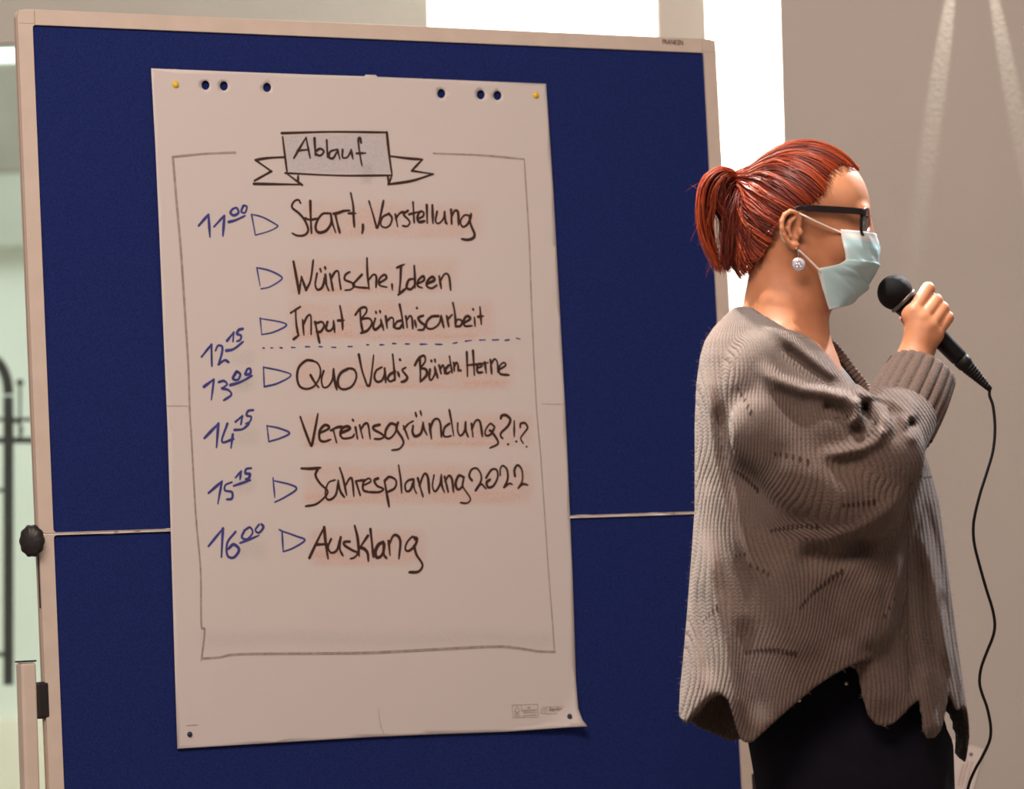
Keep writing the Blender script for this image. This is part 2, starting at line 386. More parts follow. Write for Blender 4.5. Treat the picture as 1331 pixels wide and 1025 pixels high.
# worn pale seam where the two halves meet
M_seam = bpy.data.materials.new('worn_seam'); nt, bs = nodes(M_seam); n = nt.nodes.new('ShaderNodeTexNoise'); n.inputs['Scale'].default_value = 45; n.inputs['Detail'].default_value = 4
tc = nt.nodes.new('ShaderNodeTexCoord'); nt.links.new(tc.outputs['Object'], n.inputs['Vector'])
cr = nt.nodes.new('ShaderNodeValToRGB'); cr.color_ramp.elements[0].position = .34; cr.color_ramp.elements[0].color = (.36, .27, .18, 1); cr.color_ramp.elements[1].position = .43; cr.color_ramp.elements[1].color = (.85, .82, .80, 1)
nt.links.new(n.outputs['Fac'], cr.inputs[0]); nt.links.new(cr.outputs[0], bs.inputs['Base Color']); bs.inputs['Roughness'].default_value = .8
g = G(); xs_ = np.linspace(x0+.002, x1-FW, 160); up = []; lo = []
for x in xs_:
    j = .0007*math.sin(x*37)+.0004*math.sin(x*91+1); w = .0013+.0006*math.sin(x*63)
    up.append(bw((x, .0015, hz-.001+j+w))); lo.append(bw((x, .0015, hz-.001+j-w)))
back = [p+BW@np.array([0, .008, 0]) for p in up+lo]; n_ = len(xs_)
v = up+lo+back
f = [(k+1, k, n_+k, n_+k+1) for k in range(n_-1)]+[(k, k+1, 2*n_+k+1, 2*n_+k) for k in range(n_-1)]+[(n_+k+1, n_+k, 3*n_+k, 3*n_+k+1) for k in range(n_-1)]
mk('panel_seam', v, f, M_seam, board, smooth=False, label='pale worn fold line between the two felt halves')
# clamp knob at the fold, slot under it
kx, kz = b2(37, 703); g = G()
prof = [(0, .004), (.001, .010), (.006, .0125), (.014, .0125), (.018, .010), (.020, .004)]
kc = bw((x0-.012, -.004, kz))
ax = BW@np.array([-.55, -.8, 0]); n = 40; vv = []; ax /= np.linalg.norm(ax); N = np.cross(ax, [0, 0, 1]); N /= np.linalg.norm(N); B = np.cross(ax, N)
kn = [(0, .006), (.001, .0135), (.004, .0185), (.013, .0190), (.018, .0145), (.019, .004)]
for h, r in kn:
    for k in range(n): t = 2*math.pi*k/n; rr = r*(1+.04*math.cos(10*t)); vv.append(kc+ax*(h-.006)+rr*(N*.92*math.cos(t)+B*math.sin(t)*1.2))
f = [(i*n+k, i*n+(k+1) % n, (i+1)*n+(k+1) % n, (i+1)*n+k) for i in range(len(kn)-1) for k in range(n)]+[tuple(range(n-1, -1, -1)), tuple((len(kn)-1)*n+k for k in range(n))]
g.add(vv, f); g.tube([kc-ax*.006, bw((x0+.004, .008, kz))], .004, 10)
g.mk('clamp_knob', M_black, board, label='black ridged clamp knob')
g = G(); g.box((x0-.0016, .004, hz-.105), (x0+.002, .0085, hz-.012), bw); g.mk('slot', M_black, board, smooth=False)
# two legs with black clamps and feet
for side, (xa, tl) in enumerate(((x0-.034, 862), (x1+.010, 960))):
    zt = b2(30, 861)[1] if side == 0 else b2(978, 962)[1]-.02
    pa = bw((xa+.010, .010, zt)); pb = np.array([pa[0]+.012*(1 if side == 0 else -.2), pa[1], .03])
    top = BW@np.array([1, 0, 0]); bk = BW@np.array([0, 1, 0])
    leg = G(); w = .0115
    P = [pa+top*s*w+bk*t*w for s, t in ((-1, -1), (1, -1), (1, 1), (-1, 1))]+[pb+top*s*w+bk*t*w for s, t in ((-1, -1), (1, -1), (1, 1), (-1, 1))]
    leg.add(P, [(0, 1, 2, 3), (7, 6, 5, 4), (1, 0, 4, 5), (2, 1, 5, 6), (3, 2, 6, 7), (0, 3, 7, 4)])
    lo_ = bevel(leg.mk('leg', M_frame, board, smooth=False), .004)
    g = G(); P2 = [p+(pa-pb)/np.linalg.norm(pa-pb)*h for h in (.0005, .003) for p in P[:4]]
    g.add(P2, [(3, 2, 1, 0), (4, 5, 6, 7), (0, 1, 5, 4), (1, 2, 6, 5), (2, 3, 7, 6), (3, 0, 4, 7)]); g.mk('end_cap', M_black, lo_, smooth=False)
    zc = b2(50, 886)[1] if side == 0 else zt-.03
    g = G()
    xc0, xc1 = (x0-.0135, x0+.006) if side == 0 else (x1-.006, x1+.009)
    g.box((xc0, -.001, zc-.052), (xc1, .018, zc), bw); bevel(g.mk('leg_clamp', M_black, board, smooth=False), .004)
    g = G(); q = pb; ft = np.array([bk[0], bk[1], 0]); ft /= np.linalg.norm(ft)
    g.tube([q+ft*s+np.array([0, 0, -.012]) for s in (-.28, -.1, .1, .28)], .014, 10); g.mk('foot', M_black, board)
    for s in (-.27, .27):
        pass
def text_mesh(s, size, bold=0, shear=0, spacing=1):
    c = bpy.data.curves.new('t', 'FONT'); c.body = s; c.size = size; c.offset = bold; c.shear = shear; c.space_character = spacing; c.align_x = 'LEFT'
    o = bpy.data.objects.new('t', c); COL.objects.link(o); dg = bpy.context.evaluated_depsgraph_get(); me = bpy.data.meshes.new_from_object(o.evaluated_get(dg))
    v = [tuple(p.co) for p in me.vertices]; f = [tuple(p.vertices) for p in me.polygons]
    bpy.data.objects.remove(o); bpy.data.meshes.remove(me); return np.array(v), f
def text_on_board(s, px0, py0, px1, py1, hpx, y, bold=0, shear=0):   # from pixel start/end of the base line, cap height in px
    a, b_ = b2(px0, py0), b2(px1, py1); h = abs(b2(px0, py0-hpx)[1]-a[1]); v, f = text_mesh(s, 1, bold, shear)
    v[:, 0] -= v[:, 0].min(); wv = v[:, 0].max(); hv = v[:, 1].max(); d = (b_-a)/wv; e = np.array([-d[1], d[0]]); e = e/np.linalg.norm(e)*h/hv
    return [bw((*(a+d*x+e*z)[[0]], y, (a+d*x+e*z)[1])) for x, z, _ in v], f
M_ink = mat('black_marker_ink', (.050, .022, .016), .6, .3, var=(60, .15))
M_blue = mat('blue_marker_ink', (.050, .055, .24), .6, .3, var=(60, .2))
v, f = text_on_board('FRANKEN', 861, 57.2, 888, 58.6, 6.3, -.0003, .02); mk('frame_lettering', v, f, M_ink, board, smooth=False, label='small black lettering on the top rail')

# ------------------------------------------------------------------ flip chart sheet
PY = -.0012                                            # distance of the sheet in front of the frame plane
sheet_o = bw((.6, PY, -.7))
out_px = [(196,89),(300,93.2),(400,97),(473,99.3),(475,97.2),(488,97.6),(490,100),(600,104.5),(709,109)]
out_px += [(714,180),(719,255),(722.5,320),(728,420),(734.5,540),(739,640),(744,760),(746.2,830),(747.8,882),(749.2,920),(751.5,935),(755,943.6)]
out_px += [(735,944.6),(657.5,950.5),(560,954),(480,957.5),(355,965),(230,972.6)]
out_px += [(226.5,860),(221.5,690),(217.5,560),(211.5,420),(206.5,300),(201.5,190)]
out_uv = [b2(*p) for p in out_px]
hole_px = [(266.6,110.8),(290.5,111.8),(346.6,113.8),(573,121.7),(624.4,123.2),(646,124.2)]
def curl(px, py):
    d = max(0, ((px-728)*.8+(py-915)*.9)/30); l = max(0, (212-px)/20)
    return -.014*d*d*.5
pts = []; edges = []; faces_in = []
n0 = len(out_px); pts += list(out_px); edges += [(i, (i+1) % n0) for i in range(n0)]
for hx, hy in hole_px:
    k0 = len(pts); m_ = 20
    for i in range(m_): t = 2*math.pi*i/m_; pts.append((hx+5.2*math.cos(t), hy+6.1*math.sin(t)))
    edges += [(k0+i, k0+(i+1) % m_) for i in range(m_)]
step = 5
op = np.array(out_px)
gx, gyy = np.meshgrid(np.arange(200, 756, step), np.arange(92, 974, step)); gx = gx.ravel().astype(float); gyy = gyy.ravel().astype(float)
ins = poly2(gx, gyy, [tuple(p) for p in out_px]) < -2.5
for hx, hy in hole_px: ins &= np.hypot(gx-hx, gyy-hy) > 8
for a, b_ in zip(gx[ins], gyy[ins]): pts.append((a, b_))
rv, re, rf, *_ = delaunay_2d_cdt([Vector(p) for p in pts], edges, [], 4, 1e-4)
rv = np.array([tuple(p) for p in rv])
rf = [q for q in rf if min(math.hypot((sum(rv[i][0] for i in q)/len(q)-hx)/5.2, (sum(rv[i][1] for i in q)/len(q)-hy)/6.1) for hx, hy in hole_px) > .995]
def fbm(x, y, s, seed=0):
    r = np.random.default_rng(seed); o = 0
    for k in range(5):
        a = r.uniform(0, 6.28, 3); fx, fy = r.normal(size=2)/s*2; o = o+np.sin(x*fx+y*fy+a[0]+1.5*np.sin(y*fx*.7+a[1]))
    return o/5
def blot(x, y, x0, x1, y0, y1, e=7, wob=0): return sstep(x0-e, x0+e, x)*(1-sstep(x1-e, x1+e, x))*sstep(y0-e, y0+e, y+wob)*(1-sstep(y1-e, y1+e, y+wob))
X_, Y_ = rv[:, 0], rv[:, 1]
wob = 3*fbm(X_, Y_, 40, 3)
red = np.zeros(len(rv)); 
for (a, b_, c, d, s) in ((392,625,266,306,.42),(376,592,338,380,.36),(376,640,392,440,.42),(386,665,466,504,.42),(394,690,540,578,.45),(396,690,606,652,.45),(404,552,690,732,.45)):
    q = blot(X_, Y_, a, b_, c, d, 9, wob); red = np.maximum(red, q*s*(1+.5*fbm(X_, Y_, 22, 5)))
    q = blot(X_, Y_, a+4, b_-20, d-6, d+1, 4, wob*.7); red = np.maximum(red, q*(s+.28)*(1+.5*fbm(X_, Y_, 35, 9)))
for (a, b_, c, d, s) in ((380,460,429,440,.95),(600,660,493,503,.9),(590,650,560,567,.9),(560,680,640,648,.95),(405,445,716,726,1.1),(520,545,716,728,.8),(395,430,640,652,.8),(398,470,572,578,.8),(480,600,640,645,.9)):
    red = np.maximum(red, blot(X_, Y_, a, b_, c, d, 4, wob*.5)*s*.9)
gre = np.zeros(len(rv))
for (a, b_, c, d, s) in ((300,330,455,472,.35),(304,328,489,506,.8),(303,335,556,578,.45),(306,330,622,640,.5),(308,345,702,725,.4)): gre = np.maximum(gre, blot(X_, Y_, a, b_, c, d, 7, wob)*s)
gry = np.maximum(blot(X_, Y_, 262, 718, 822, 838, 9, wob)*.35, blot(X_, Y_, 470, 483, 214, 238, 4)*.8)
blu = blot(X_-(Y_-172)*.115, Y_, 367, 501, 173, 226, 3)*.8
col = np.stack([np.clip(red, 0, 1.2), np.clip(gre, 0, 1), np.clip(gry, 0, 1), np.clip(blu, 0, 1)], 1)
M_paper = bpy.data.materials.new('chart_paper'); nt, bs = nodes(M_paper); bs.inputs['Roughness'].default_value = .85; bs.inputs['Specular IOR Level'].default_value = .2
def attr(nt, n): a = nt.nodes.new('ShaderNodeAttribute'); a.attribute_name = n; return a
tc = nt.nodes.new('ShaderNodeTexCoord'); gn = nt.nodes.new('ShaderNodeTexNoise'); gn.inputs['Scale'].default_value = 420; gn.inputs['Detail'].default_value = 3; nt.links.new(tc.outputs['Object'], gn.inputs['Vector'])
cur = (.625, .592, .575, 1); last = None
for ch, c in (('chalk_red', (.64, .27, .16, 1)), ('chalk_green', (.34, .41, .33, 1)), ('chalk_grey', (.33, .31, .31, 1)), ('chalk_blue', (.38, .40, .47, 1))):
    a = attr(nt, ch); mr = nt.nodes.new('ShaderNodeMapRange'); mr.inputs[1].default_value = .35; mr.inputs[2].default_value = .65; mr.inputs[3].default_value = .35; mr.inputs[4].default_value = 1.1; nt.links.new(gn.outputs['Fac'], mr.inputs[0])
    mu = nt.nodes.new('ShaderNodeMath'); mu.operation = 'MULTIPLY'; mu.use_clamp = True; nt.links.new(a.outputs['Fac'], mu.inputs[0]); nt.links.new(mr.outputs[0], mu.inputs[1])
    m2 = nt.nodes.new('ShaderNodeMath'); m2.operation = 'MULTIPLY'; m2.inputs[1].default_value = .62; nt.links.new(mu.outputs[0], m2.inputs[0])
    mx = nt.nodes.new('ShaderNodeMix'); mx.data_type = 'RGBA'; mx.inputs[7].default_value = c
    if last is None: mx.inputs[6].default_value = cur
    else: nt.links.new(last, mx.inputs[6])
    nt.links.new(m2.outputs[0], mx.inputs[0]); last = mx.outputs[2]
nt.links.new(last, bs.inputs['Base Color'])
bp = nt.nodes.new('ShaderNodeBump'); bp.inputs['Strength'].default_value = .12; bp.inputs['Distance'].default_value = .0008; nt.links.new(gn.outputs['Fac'], bp.inputs['Height']); nt.links.new(bp.outputs[0], bs.inputs['Normal'])
chart = empty('flip_chart_sheet', sheet_o, 'large white flip chart sheet with a handwritten agenda pinned to the blue board', 'paper sheet')
v = []
for px, py in rv: a = b2(px, py); v.append(bw((a[0], PY+curl(px, py), a[1])))
o = mk('paper', v, [tuple(q) for q in rf], M_paper, chart, attrs={'chalk_red': ('FLOAT', col[:,0]), 'chalk_green': ('FLOAT', col[:,1]), 'chalk_grey': ('FLOAT', col[:,2]), 'chalk_blue': ('FLOAT', col[:,3])})
sd = o.modifiers.new('thickness', 'SOLIDIFY'); sd.thickness = .0004; sd.offset = 0
# handwriting ------------------------------------------------------
INK_N = [0]
def ribbons(strokes, wpx, M, name, label=None, seed=1, taper=True):
    g = G(); r = random.Random(seed)
    for s in strokes:
        P = np.array([b2(*p) for p in s]); w0 = wpx*.00125/2*r.uniform(.88, 1.15)
        INK_N[0] += 1; y = PY-.0006-.00001*(INK_N[0] % 12)
        if len(P) == 1:
            g.add([bw((P[0][0]+w0*1.15*math.cos(t), y, P[0][1]+w0*1.15*math.sin(t))) for t in np.linspace(0, 2*math.pi, 10, endpoint=False)], [tuple(range(10))]); continue
        Q = smooth_curve(P, 7) if len(P) > 2 else smooth_curve(P, 5)
        T = np.gradient(Q, axis=0); T /= np.linalg.norm(T, axis=1)[:, None]+1e-12; N = np.stack([-T[:,1], T[:,0]], 1)
        m_ = len(Q); ph = r.uniform(0, 6); w = w0*(1+.16*np.sin(np.linspace(0, 5, m_)+ph))
        if taper: w[-1] *= .7; w[-2] *= .88
        A = Q+N*w[:, None]; B = Q-N*w[:, None]
        v = [bw((p[0], y, p[1])) for p in A]+[bw((p[0], y, p[1])) for p in B]
        g.add(v, [(i, i+1, m_+i+1, m_+i) for i in range(m_-1)])
        for e, sgn in ((0, -1), (m_-1, 1)):
            a0 = math.atan2(sgn*T[e][1], sgn*T[e][0])
            g.add([bw((Q[e][0]+w[e]*math.cos(a0+t), y, Q[e][1]+w[e]*math.sin(a0+t))) for t in np.linspace(-math.pi/2, math.pi/2, 7)], [tuple(range(7))])
    return g.mk(name, M, chart, smooth=False, label=label)
def T_(ox, oy, s, txt):
    out = []
    for st in txt.split('|'):
        n = [float(q) for q in st.replace(',', ' ').split()]
        out.append([(ox+n[i]/s, oy+n[i+1]/s) for i in range(0, len(n), 2)])
    return out
A_ = lambda t: T_(360, 240, 9.507, t); B_ = lambda t: T_(360, 330, 5.546, t); C_ = lambda t: T_(450, 390, 5.546, t); D_ = lambda t: T_(370, 450, 7.005, t)
E_ = lambda t: T_(380, 530, 7.319, t); F_ = lambda t: T_(530, 530, 7.3235, t); G_ = lambda t: T_(390, 680, 7.829, t); H_ = lambda t: T_(180, 80, 4.1, t); I_ = lambda t: T_(460, 80, 4.1, t)
J_ = lambda t: T_(200, 320, 4.658, t); K_ = lambda t: T_(200, 520, 4.27, t); P_ = lambda t: T_(0, 0, 1, t)
L1 = A_('285 230 262 190 215 200 180 250 190 295 260 350 330 430 375 530 370 590 320 628 240 628 180 600|405 205 410 400 420 600|345 415 400 435 490 420|640 355 560 360 500 430 470 520 490 580 540 592 610 560 660 480 665 380|655 355 680 480 720 595|715 370 740 480 770 595|690 360 750 350 820 325 895 320|905 105 935 260 940 400 950 525|875 355 970 355|1055 495 1055 550 1045 605|1130 205 1180 370 1222 525|1222 525 1240 520 1280 350 1310 200')
L1 += I_('185 810 150 830 140 870 165 885 190 870 200 835 185 812|218 815 230 880|220 838 240 810 262 800|285 795 262 815 285 840 295 860 280 878 255 875|312 750 315 800 318 860|290 815 345 800|335 840 365 825 368 805 350 800 335 830 345 855 375 850|385 765 388 862|415 765 418 862|440 800 432 850 450 862 475 835 480 798|480 800 485 850 492 865|515 790 518 865|520 822 535 795 552 805 555 870|610 820 585 820 565 850 575 880 600 870 618 835 622 810|612 830 620 870 640 920 630 942 600 950 570 945')
ribbons(L1, 3.1, M_ink, 'agenda_line', seed=1)
L2 = B_('115 55 140 190 155 285|155 285 172 165|172 165 205 260|205 260 238 190 258 45|285 140 272 220 290 258 325 235 345 150|345 150 352 220 370 265|308 110 314 130|342 95 346 112|378 145 400 262|385 180 415 130 438 128 445 180 457 255|520 130 490 150 485 185 530 205 555 225 530 255 485 262|608 150 570 190 542 225 580 240 650 245|645 30 648 140 660 255|655 190 690 150 712 165 710 240|735 210 785 175 770 150 735 180 735 225 790 240|825 220 828 260|860 100 915 75|890 90 885 200 875 295|870 295 930 245|975 180 945 190 930 240 960 255 988 225|985 85 990 160 990 245|1010 215 1055 190 1050 160 1015 190 1010 230 1045 245|1075 215 1130 190 1115 165 1080 195 1075 230 1110 248 1150 225|1165 160 1180 248|1170 200 1205 145 1235 160 1248 260')
ribbons(L2, 3.0, M_ink, 'agenda_line', seed=2)
L3 = B_('95 425 165 380|130 400 135 500 150 590|115 615 155 585|180 475 190 585|185 510 215 450 240 450 242 580|270 490 285 560 303 640|275 500 320 490 335 520 310 560 280 560|360 490 350 540 375 555 400 530 405 480|405 490 412 565|450 375 465 460 470 545|435 480 480 478|595 395 600 480 615 565|560 440 595 395 635 385 640 420 600 470|600 470 660 465 680 500 650 550 600 570|705 465 690 520 705 545 745 510 745 470|745 480 765 550|708 415 712 430|738 410 742 425|780 450 790 535|785 490 815 460 835 470 835 530|895 480 860 490 845 530 880 535 905 500|880 365 895 440 908 535|925 450 935 530|930 480 955 445 970 470 975 540|990 480 1000 530|1003 388 1008 394|1050 445 1015 460 1030 490 1060 515 1050 545 1010 548')
L3 += C_('660 115 610 120 575 160 580 200 620 205 665 170 680 110|680 115 690 160 700 200|720 115 735 190|725 140 760 105|765 20 780 100 785 190|785 190 820 185 830 150 800 140 785 165|845 165 890 135 870 115 845 140 850 185 905 185|920 125 925 190|910 66 914 74|960 50 970 175|945 120 985 115')
ribbons(L3, 3.0, M_ink, 'agenda_line', seed=3)
L4 = D_('250 130 190 130 125 190 108 280 130 360 190 388 260 365 310 290 320 210 290 150 230 128|230 262 270 330 305 375|350 225 330 300 345 370 390 365 430 300 440 205|440 210 450 310 470 395|570 205 510 240 480 300 490 370 540 392 610 360 648 280 630 215 580 200|670 75 700 220 745 355|745 355 770 350 790 220 805 80|880 190 830 220 812 280 835 322 880 310 905 250 905 195|905 200 915 330|1000 230 950 260 935 300 960 320 1002 298|978 75 990 190 1000 310|1025 235 1040 280|1044 122 1052 128|1095 195 1065 215 1090 250 1112 285 1090 315 1055 325')
L4 += C_('525 410 530 500 530 590|490 470 515 425 555 400 565 440 530 490|530 490 570 500 575 540 530 590|600 500 595 560 610 575 635 530 635 480|640 500 655 560|608 435 612 445|635 430 638 445|665 470 680 530|672 500 690 470 700 480 705 530|735 470 712 500 720 530 745 515|740 405 750 470 760 525|770 450 775 510|773 480 790 450 802 470 803 510|820 508 822 512|865 375 870 550|910 365 920 540|865 470 960 460|940 490 975 475 960 455 940 480 945 520 980 520|995 450 1005 525|960 462 1020 450|1035 430 1045 530|1040 460 1065 425 1085 450 1090 520|1100 500 1145 470 1130 450 1100 480 1105 530 1170 540')
ribbons(L4, 3.1, M_ink, 'agenda_line', seed=4)
L5 = E_('70 85 110 200 168 355|168 355 182 345 215 180 238 55|255 240 335 200 340 175 300 165 255 220 255 300 300 320 360 300|385 210 415 330|360 215 420 185 480 180|455 240 540 200 520 175 470 195 450 250 480 290 560 280 585 250|595 185 605 240 615 295|568 112 576 124|635 165 650 230 665 290|645 210 680 155 715 160 735 295|825 160 770 175 770 205 840 245 865 275 830 295 775 295|985 165 930 150 885 210 880 275 920 290 970 240 995 165|1000 140 985 200 1040 290 1050 340 1010 390 940 402|1050 170 1075 230 1100 300|1055 200 1100 150 1145 125')
L5 += F_('45 170 40 230 65 270 120 240 140 150|140 140 150 200 180 260|68 45 78 85|115 30 125 75|200 150 220 295|205 200 240 120 280 105 305 150 315 275|390 150 345 190 335 260 365 275 410 265|390 20 410 130 432 265|470 145 470 220 495 265 535 220 545 130|548 140 550 220 570 278|600 150 615 275|605 200 640 125 680 130 705 270|820 180 780 150 735 210 735 260 780 255 820 190|775 215 795 230 845 300 850 345 775 382|880 100 890 75 930 70 970 110 950 170 885 235 880 270 900 292|948 346 953 350|1008 125 1008 275|1025 318 1032 322|1065 185 1070 150 1110 145 1135 190 1100 240 1070 290 1095 340|1125 368 1129 373')
ribbons(L5, 3.0, M_ink, 'agenda_line', seed=5)
L6 = E_('80 575 170 578 265 568|240 575 215 640 260 720 330 790 300 850 220 915 120 935|400 685 340 710 310 790 320 860 360 870 410 820 430 700|430 690 450 790 490 850|445 570 480 680 510 830|500 740 540 670 565 690 580 840|600 700 640 830|600 695 690 685|665 740 740 700 720 670 670 710 670 780 720 800|810 670 775 690 800 740 860 770 820 800 720 800|870 690 890 800 915 940|875 690 920 655 980 690 970 760 900 800|1005 545 1025 680 1035 810')
L6 += F_('40 680 0 690 -30 730 -20 790 20 780 50 700|50 680 55 760 78 815|90 670 115 760 140 845|105 740 150 630 185 660 200 810|245 640 230 740 255 795 300 730 315 635|315 650 320 740 345 805|345 655 380 800|350 700 385 645 415 680 430 800|530 660 480 645 450 720 470 775 510 750 525 670|525 680 520 750 590 860 560 905 495 902|605 690 580 650 600 590 650 575 690 630 690 700 640 785|640 785 690 725 740 770|740 665 790 590 840 590 850 660 810 740 760 755 745 710 780 680|875 640 875 580 900 550 940 590 945 680 910 755|910 755 960 720 990 728|1015 650 1010 590 1040 545 1080 590 1085 690 1045 765|1045 765 1090 725 1140 735')
ribbons(L6, 3.0, M_ink, 'agenda_line', seed=6)
L7 = G_('90 350 160 200 240 40|240 40 255 200 280 360|170 215 270 210|310 160 280 240 310 298 370 270 405 150|408 140 400 260 430 328|500 185 445 190 450 225 530 275 580 300 550 345 505 360|550 25 580 150 595 330|685 125 600 250|600 250 640 255 680 300 690 385|710 60 725 190 740 340|840 190 790 220 760 290 775 345 820 330 850 260 850 200|850 210 845 310 875 355|895 180 910 325|900 220 940 130 985 125 1015 190 1000 360|1165 165 1140 135 1085 190 1065 260 1100 280 1160 230 1185 160 1160 140|1155 230 1180 320 1240 420 1200 490 1105 497')
ribbons(L7, 3.5, M_ink, 'agenda_line', seed=7)
HD = H_('825 515 890 405|890 405 912 515|845 475 905 470|935 410 940 500|940 492 965 502 985 480 965 465 940 480|1000 420 1005 510|1050 470 1020 480 1012 510 1035 515 1055 480|1058 470 1070 520|1085 470 1085 510 1110 510 1130 475|1130 470 1140 520')+I_('35 432 30 408 20 420 30 500 40 555|10 490 60 488')
ribbons(HD, 3.0, M_ink, 'heading', seed=8)
BN = P_('365.4 173.2 430 171.5 502 172.2|366.6 178 370 205 372.7 226.3|370 225 440 228.2 508.8 228|502 172.2 505 200 508.8 228|367.8 204.4 348 205.5 331.2 208|331.2 208 352 222.7|352 222.7 330 235|329.3 239 392 240|392 240.5 372.7 226.3|386.8 229 386.8 237|507.6 203.2 530 206 548.3 207.3|548.3 207.3 534.4 222|534.4 222 562.4 226.3|562.4 226.3 535 235 504 239.8|504 239.8 508.8 228|503.5 230 504 239')
ribbons(BN, 2.9, M_ink, 'banner_drawing', seed=9)
M_pencil = mat('grey_chalk_line', (.36, .31, .28), .8, .1, var=(120, .25)); M_fine = mat('fine_grey_line', (.42, .36, .33), .8, .1, var=(100, .2))
ribbons(P_('305 198.3 265 200 224 204|224 204 229 265 234 320 239.7 406 244 474.6 246 534.7 248 567 254 672 260 740 261 811 265.4 818.6 261 858|262 855.4 285 854 309 850 400 849 479 848 568.8 843.5 642 840 672.7 842 698 846 721 847'), 2.6, M_pencil, 'border_line', seed=10)
ribbons(P_('720 846.5 717 803 712 740 707 664 702 592 696 520 690 392 687.6 320 684 260 680.7 207'), 1.7, M_pencil, 'border_line', seed=11)
ribbons(P_('562.4 199.5 626 202 680 207'), 2.2, M_pencil, 'border_line', seed=12)
for q in ('215.5 527.4 245.5 527.6', '703 525 733.5 525.4', '491 920 494 942 499 955'): ribbons(P_(q), .9, M_fine, 'fold_mark', seed=13)
TM = [H_('318 875 370 815|370 815 378 935|400 880 455 820|455 822 447 930|478 855 515 845 565 822|500 785 487 805 505 820 530 805 520 780 500 785|555 770 545 800 565 805 575 775 558 766'),
 J_('285 670 345 595|345 595 348 725|370 632 385 602 410 608 408 650 388 715|388 715 425 690 450 702|440 572 480 522|480 522 476 577|535 500 512 506 500 530 525 542 518 568 498 575|435 632 480 622 537 578'),
 J_('300 850 360 805|360 805 345 930|390 822 420 815 440 835 410 860|410 860 450 872 465 900 420 932|460 840 520 822 592 783|495 762 475 800 505 808 520 775 498 756|562 745 550 775 580 770 580 742 560 742'),
 K_('278 210 355 130|355 130 345 262|405 130 375 230 440 215|435 190 425 265|450 120 488 88|488 88 480 135|548 55 520 60 512 85 537 92 530 118 505 130|445 165 490 160 525 130'),
 K_('300 515 375 450|375 450 352 575|430 455 395 470 392 500 430 510 430 545 400 550|450 430 482 393|482 393 475 440|537 377 510 382 505 405 530 410 522 435 505 438|440 475 535 443'),
 K_('300 810 380 712|380 712 372 870|450 730 405 790 405 860 440 872 470 830 440 800 410 825|475 792 520 775 580 750|500 722 485 760 515 770 545 735 530 705 500 722|580 690 560 720 580 735 605 705 592 686')]
for k, s in enumerate(TM): ribbons(s, 3.0, M_blue, 'agenda_time', seed=20+k)
TR = [H_('600 815 620 925|620 925 690 905 738 880 725 865 660 830 605 815'), J_('620 130 640 240|645 258 700 245 770 200 755 175 690 145 620 130'), J_('640 435 650 535|650 535 720 520 797 482 770 460 640 437'), J_('660 730 665 850|665 850 745 830 827 782 770 755 660 732'),
 K_('625 140 635 230|635 230 700 210 750 182 690 155 625 142'), K_('658 430 668 540|668 565 720 540 787 495 760 470 658 445'), K_('692 718 712 726|708 725 715 840|715 840 770 820 835 777 790 755 697 722')]
for k, s in enumerate(TR): ribbons(s, 2.0, M_blue, 'bullet_triangle', seed=30+k)
DS = J_('655 615 668 617|705 615 718 615|760 614 775 616|830 612 852 613|915 608 940 608|995 607 1018 609|1072 611 1100 612')+C_('10 335 40 335|145 322 160 322|240 322 270 322|332 313 358 313|420 316 455 316|530 318 578 317|638 318 690 320|765 312 797 306|855 296 900 290|958 288 1000 286|1050 287 1095 286|1140 290 1175 285|1222 274 1248 280')
ribbons(DS, 1.7, M_blue, 'dashed_divider', seed=40)
# printed marks in the corners
Zf = lambda t: T_(650, 900, 11.09, t)
ribbons(Zf('165 180 530 165|530 165 540 350|540 350 178 360|178 360 165 180|300 172 300 245|300 250 535 243'), .8, M_fine, 'printed_mark', seed=41, taper=False)
ribbons(Zf('200 270 235 195|235 195 275 260|275 260 240 285 205 272|310 262 500 252|330 288 510 280|325 330 510 318|205 310 265 305|210 338 285 335|385 212 430 212|390 222 425 220'), 1.1, M_fine, 'printed_mark', seed=42, taper=False)
ribbons(Zf('605 210 910 200 930 240 910 288 610 298 590 255 605 210|660 228 625 235 620 265 645 280 668 255 650 245'), .9, M_fine, 'printed_mark', seed=43, taper=False)
v, f = text_on_board('herlitz', 712.6, 924.2, 731, 923.4, 5.2, PY-.0006, .012, .35); mk('printed_mark', v, f, mat('print_grey', (.16, .13, .12), .7, .2, var=(80, .1)), chart, smooth=False)
ribbons(P_('242 942.5 256 941.8'), 1.1, M_fine, 'printed_mark', seed=44)
# push pins
M_yel = mat('yellow_plastic', (.75, .50, .03), .4, .5, var=(80, .1)); M_navy = mat('dark_blue_plastic', (.015, .018, .06), .4, .5, var=(80, .1))
for (px, py, M, lab, r) in ((227.6, 110, M_yel, 'yellow push pin in the top left corner of the flip chart sheet', .0052), (695.5, 123.8, M_yel, 'yellow push pin in the top right corner of the flip chart sheet', .0052),
                         (246, 954, M_navy, 'small dark blue pin in the bottom left corner of the flip chart sheet', .0040), (738, 930.8, M_navy, 'small dark blue pin in the bottom right corner of the flip chart sheet', .0042)):
    a = b2(px, py); yy = PY+curl(px, py); c = bw((a[0], yy+.005, a[1])); n = BW@np.array([0, -1, 0])
    t = empty('push_pin', c, lab, 'pin', 'pins holding the flip chart sheet')
    g = G(); g.lathe(c+n*.0047, n, [(0, .0012), (.0005, r), (.0015, r), (.0025, r*.85), (.004, r*.6), (.0045, r*.2)], 20); g.mk('pin_head', M, t)
    g = G(); g.tube([c-n*.004, c+n*.006], .0005, 6); g.mk('needle', M_frame, t)
    if M is M_yel:
        pass

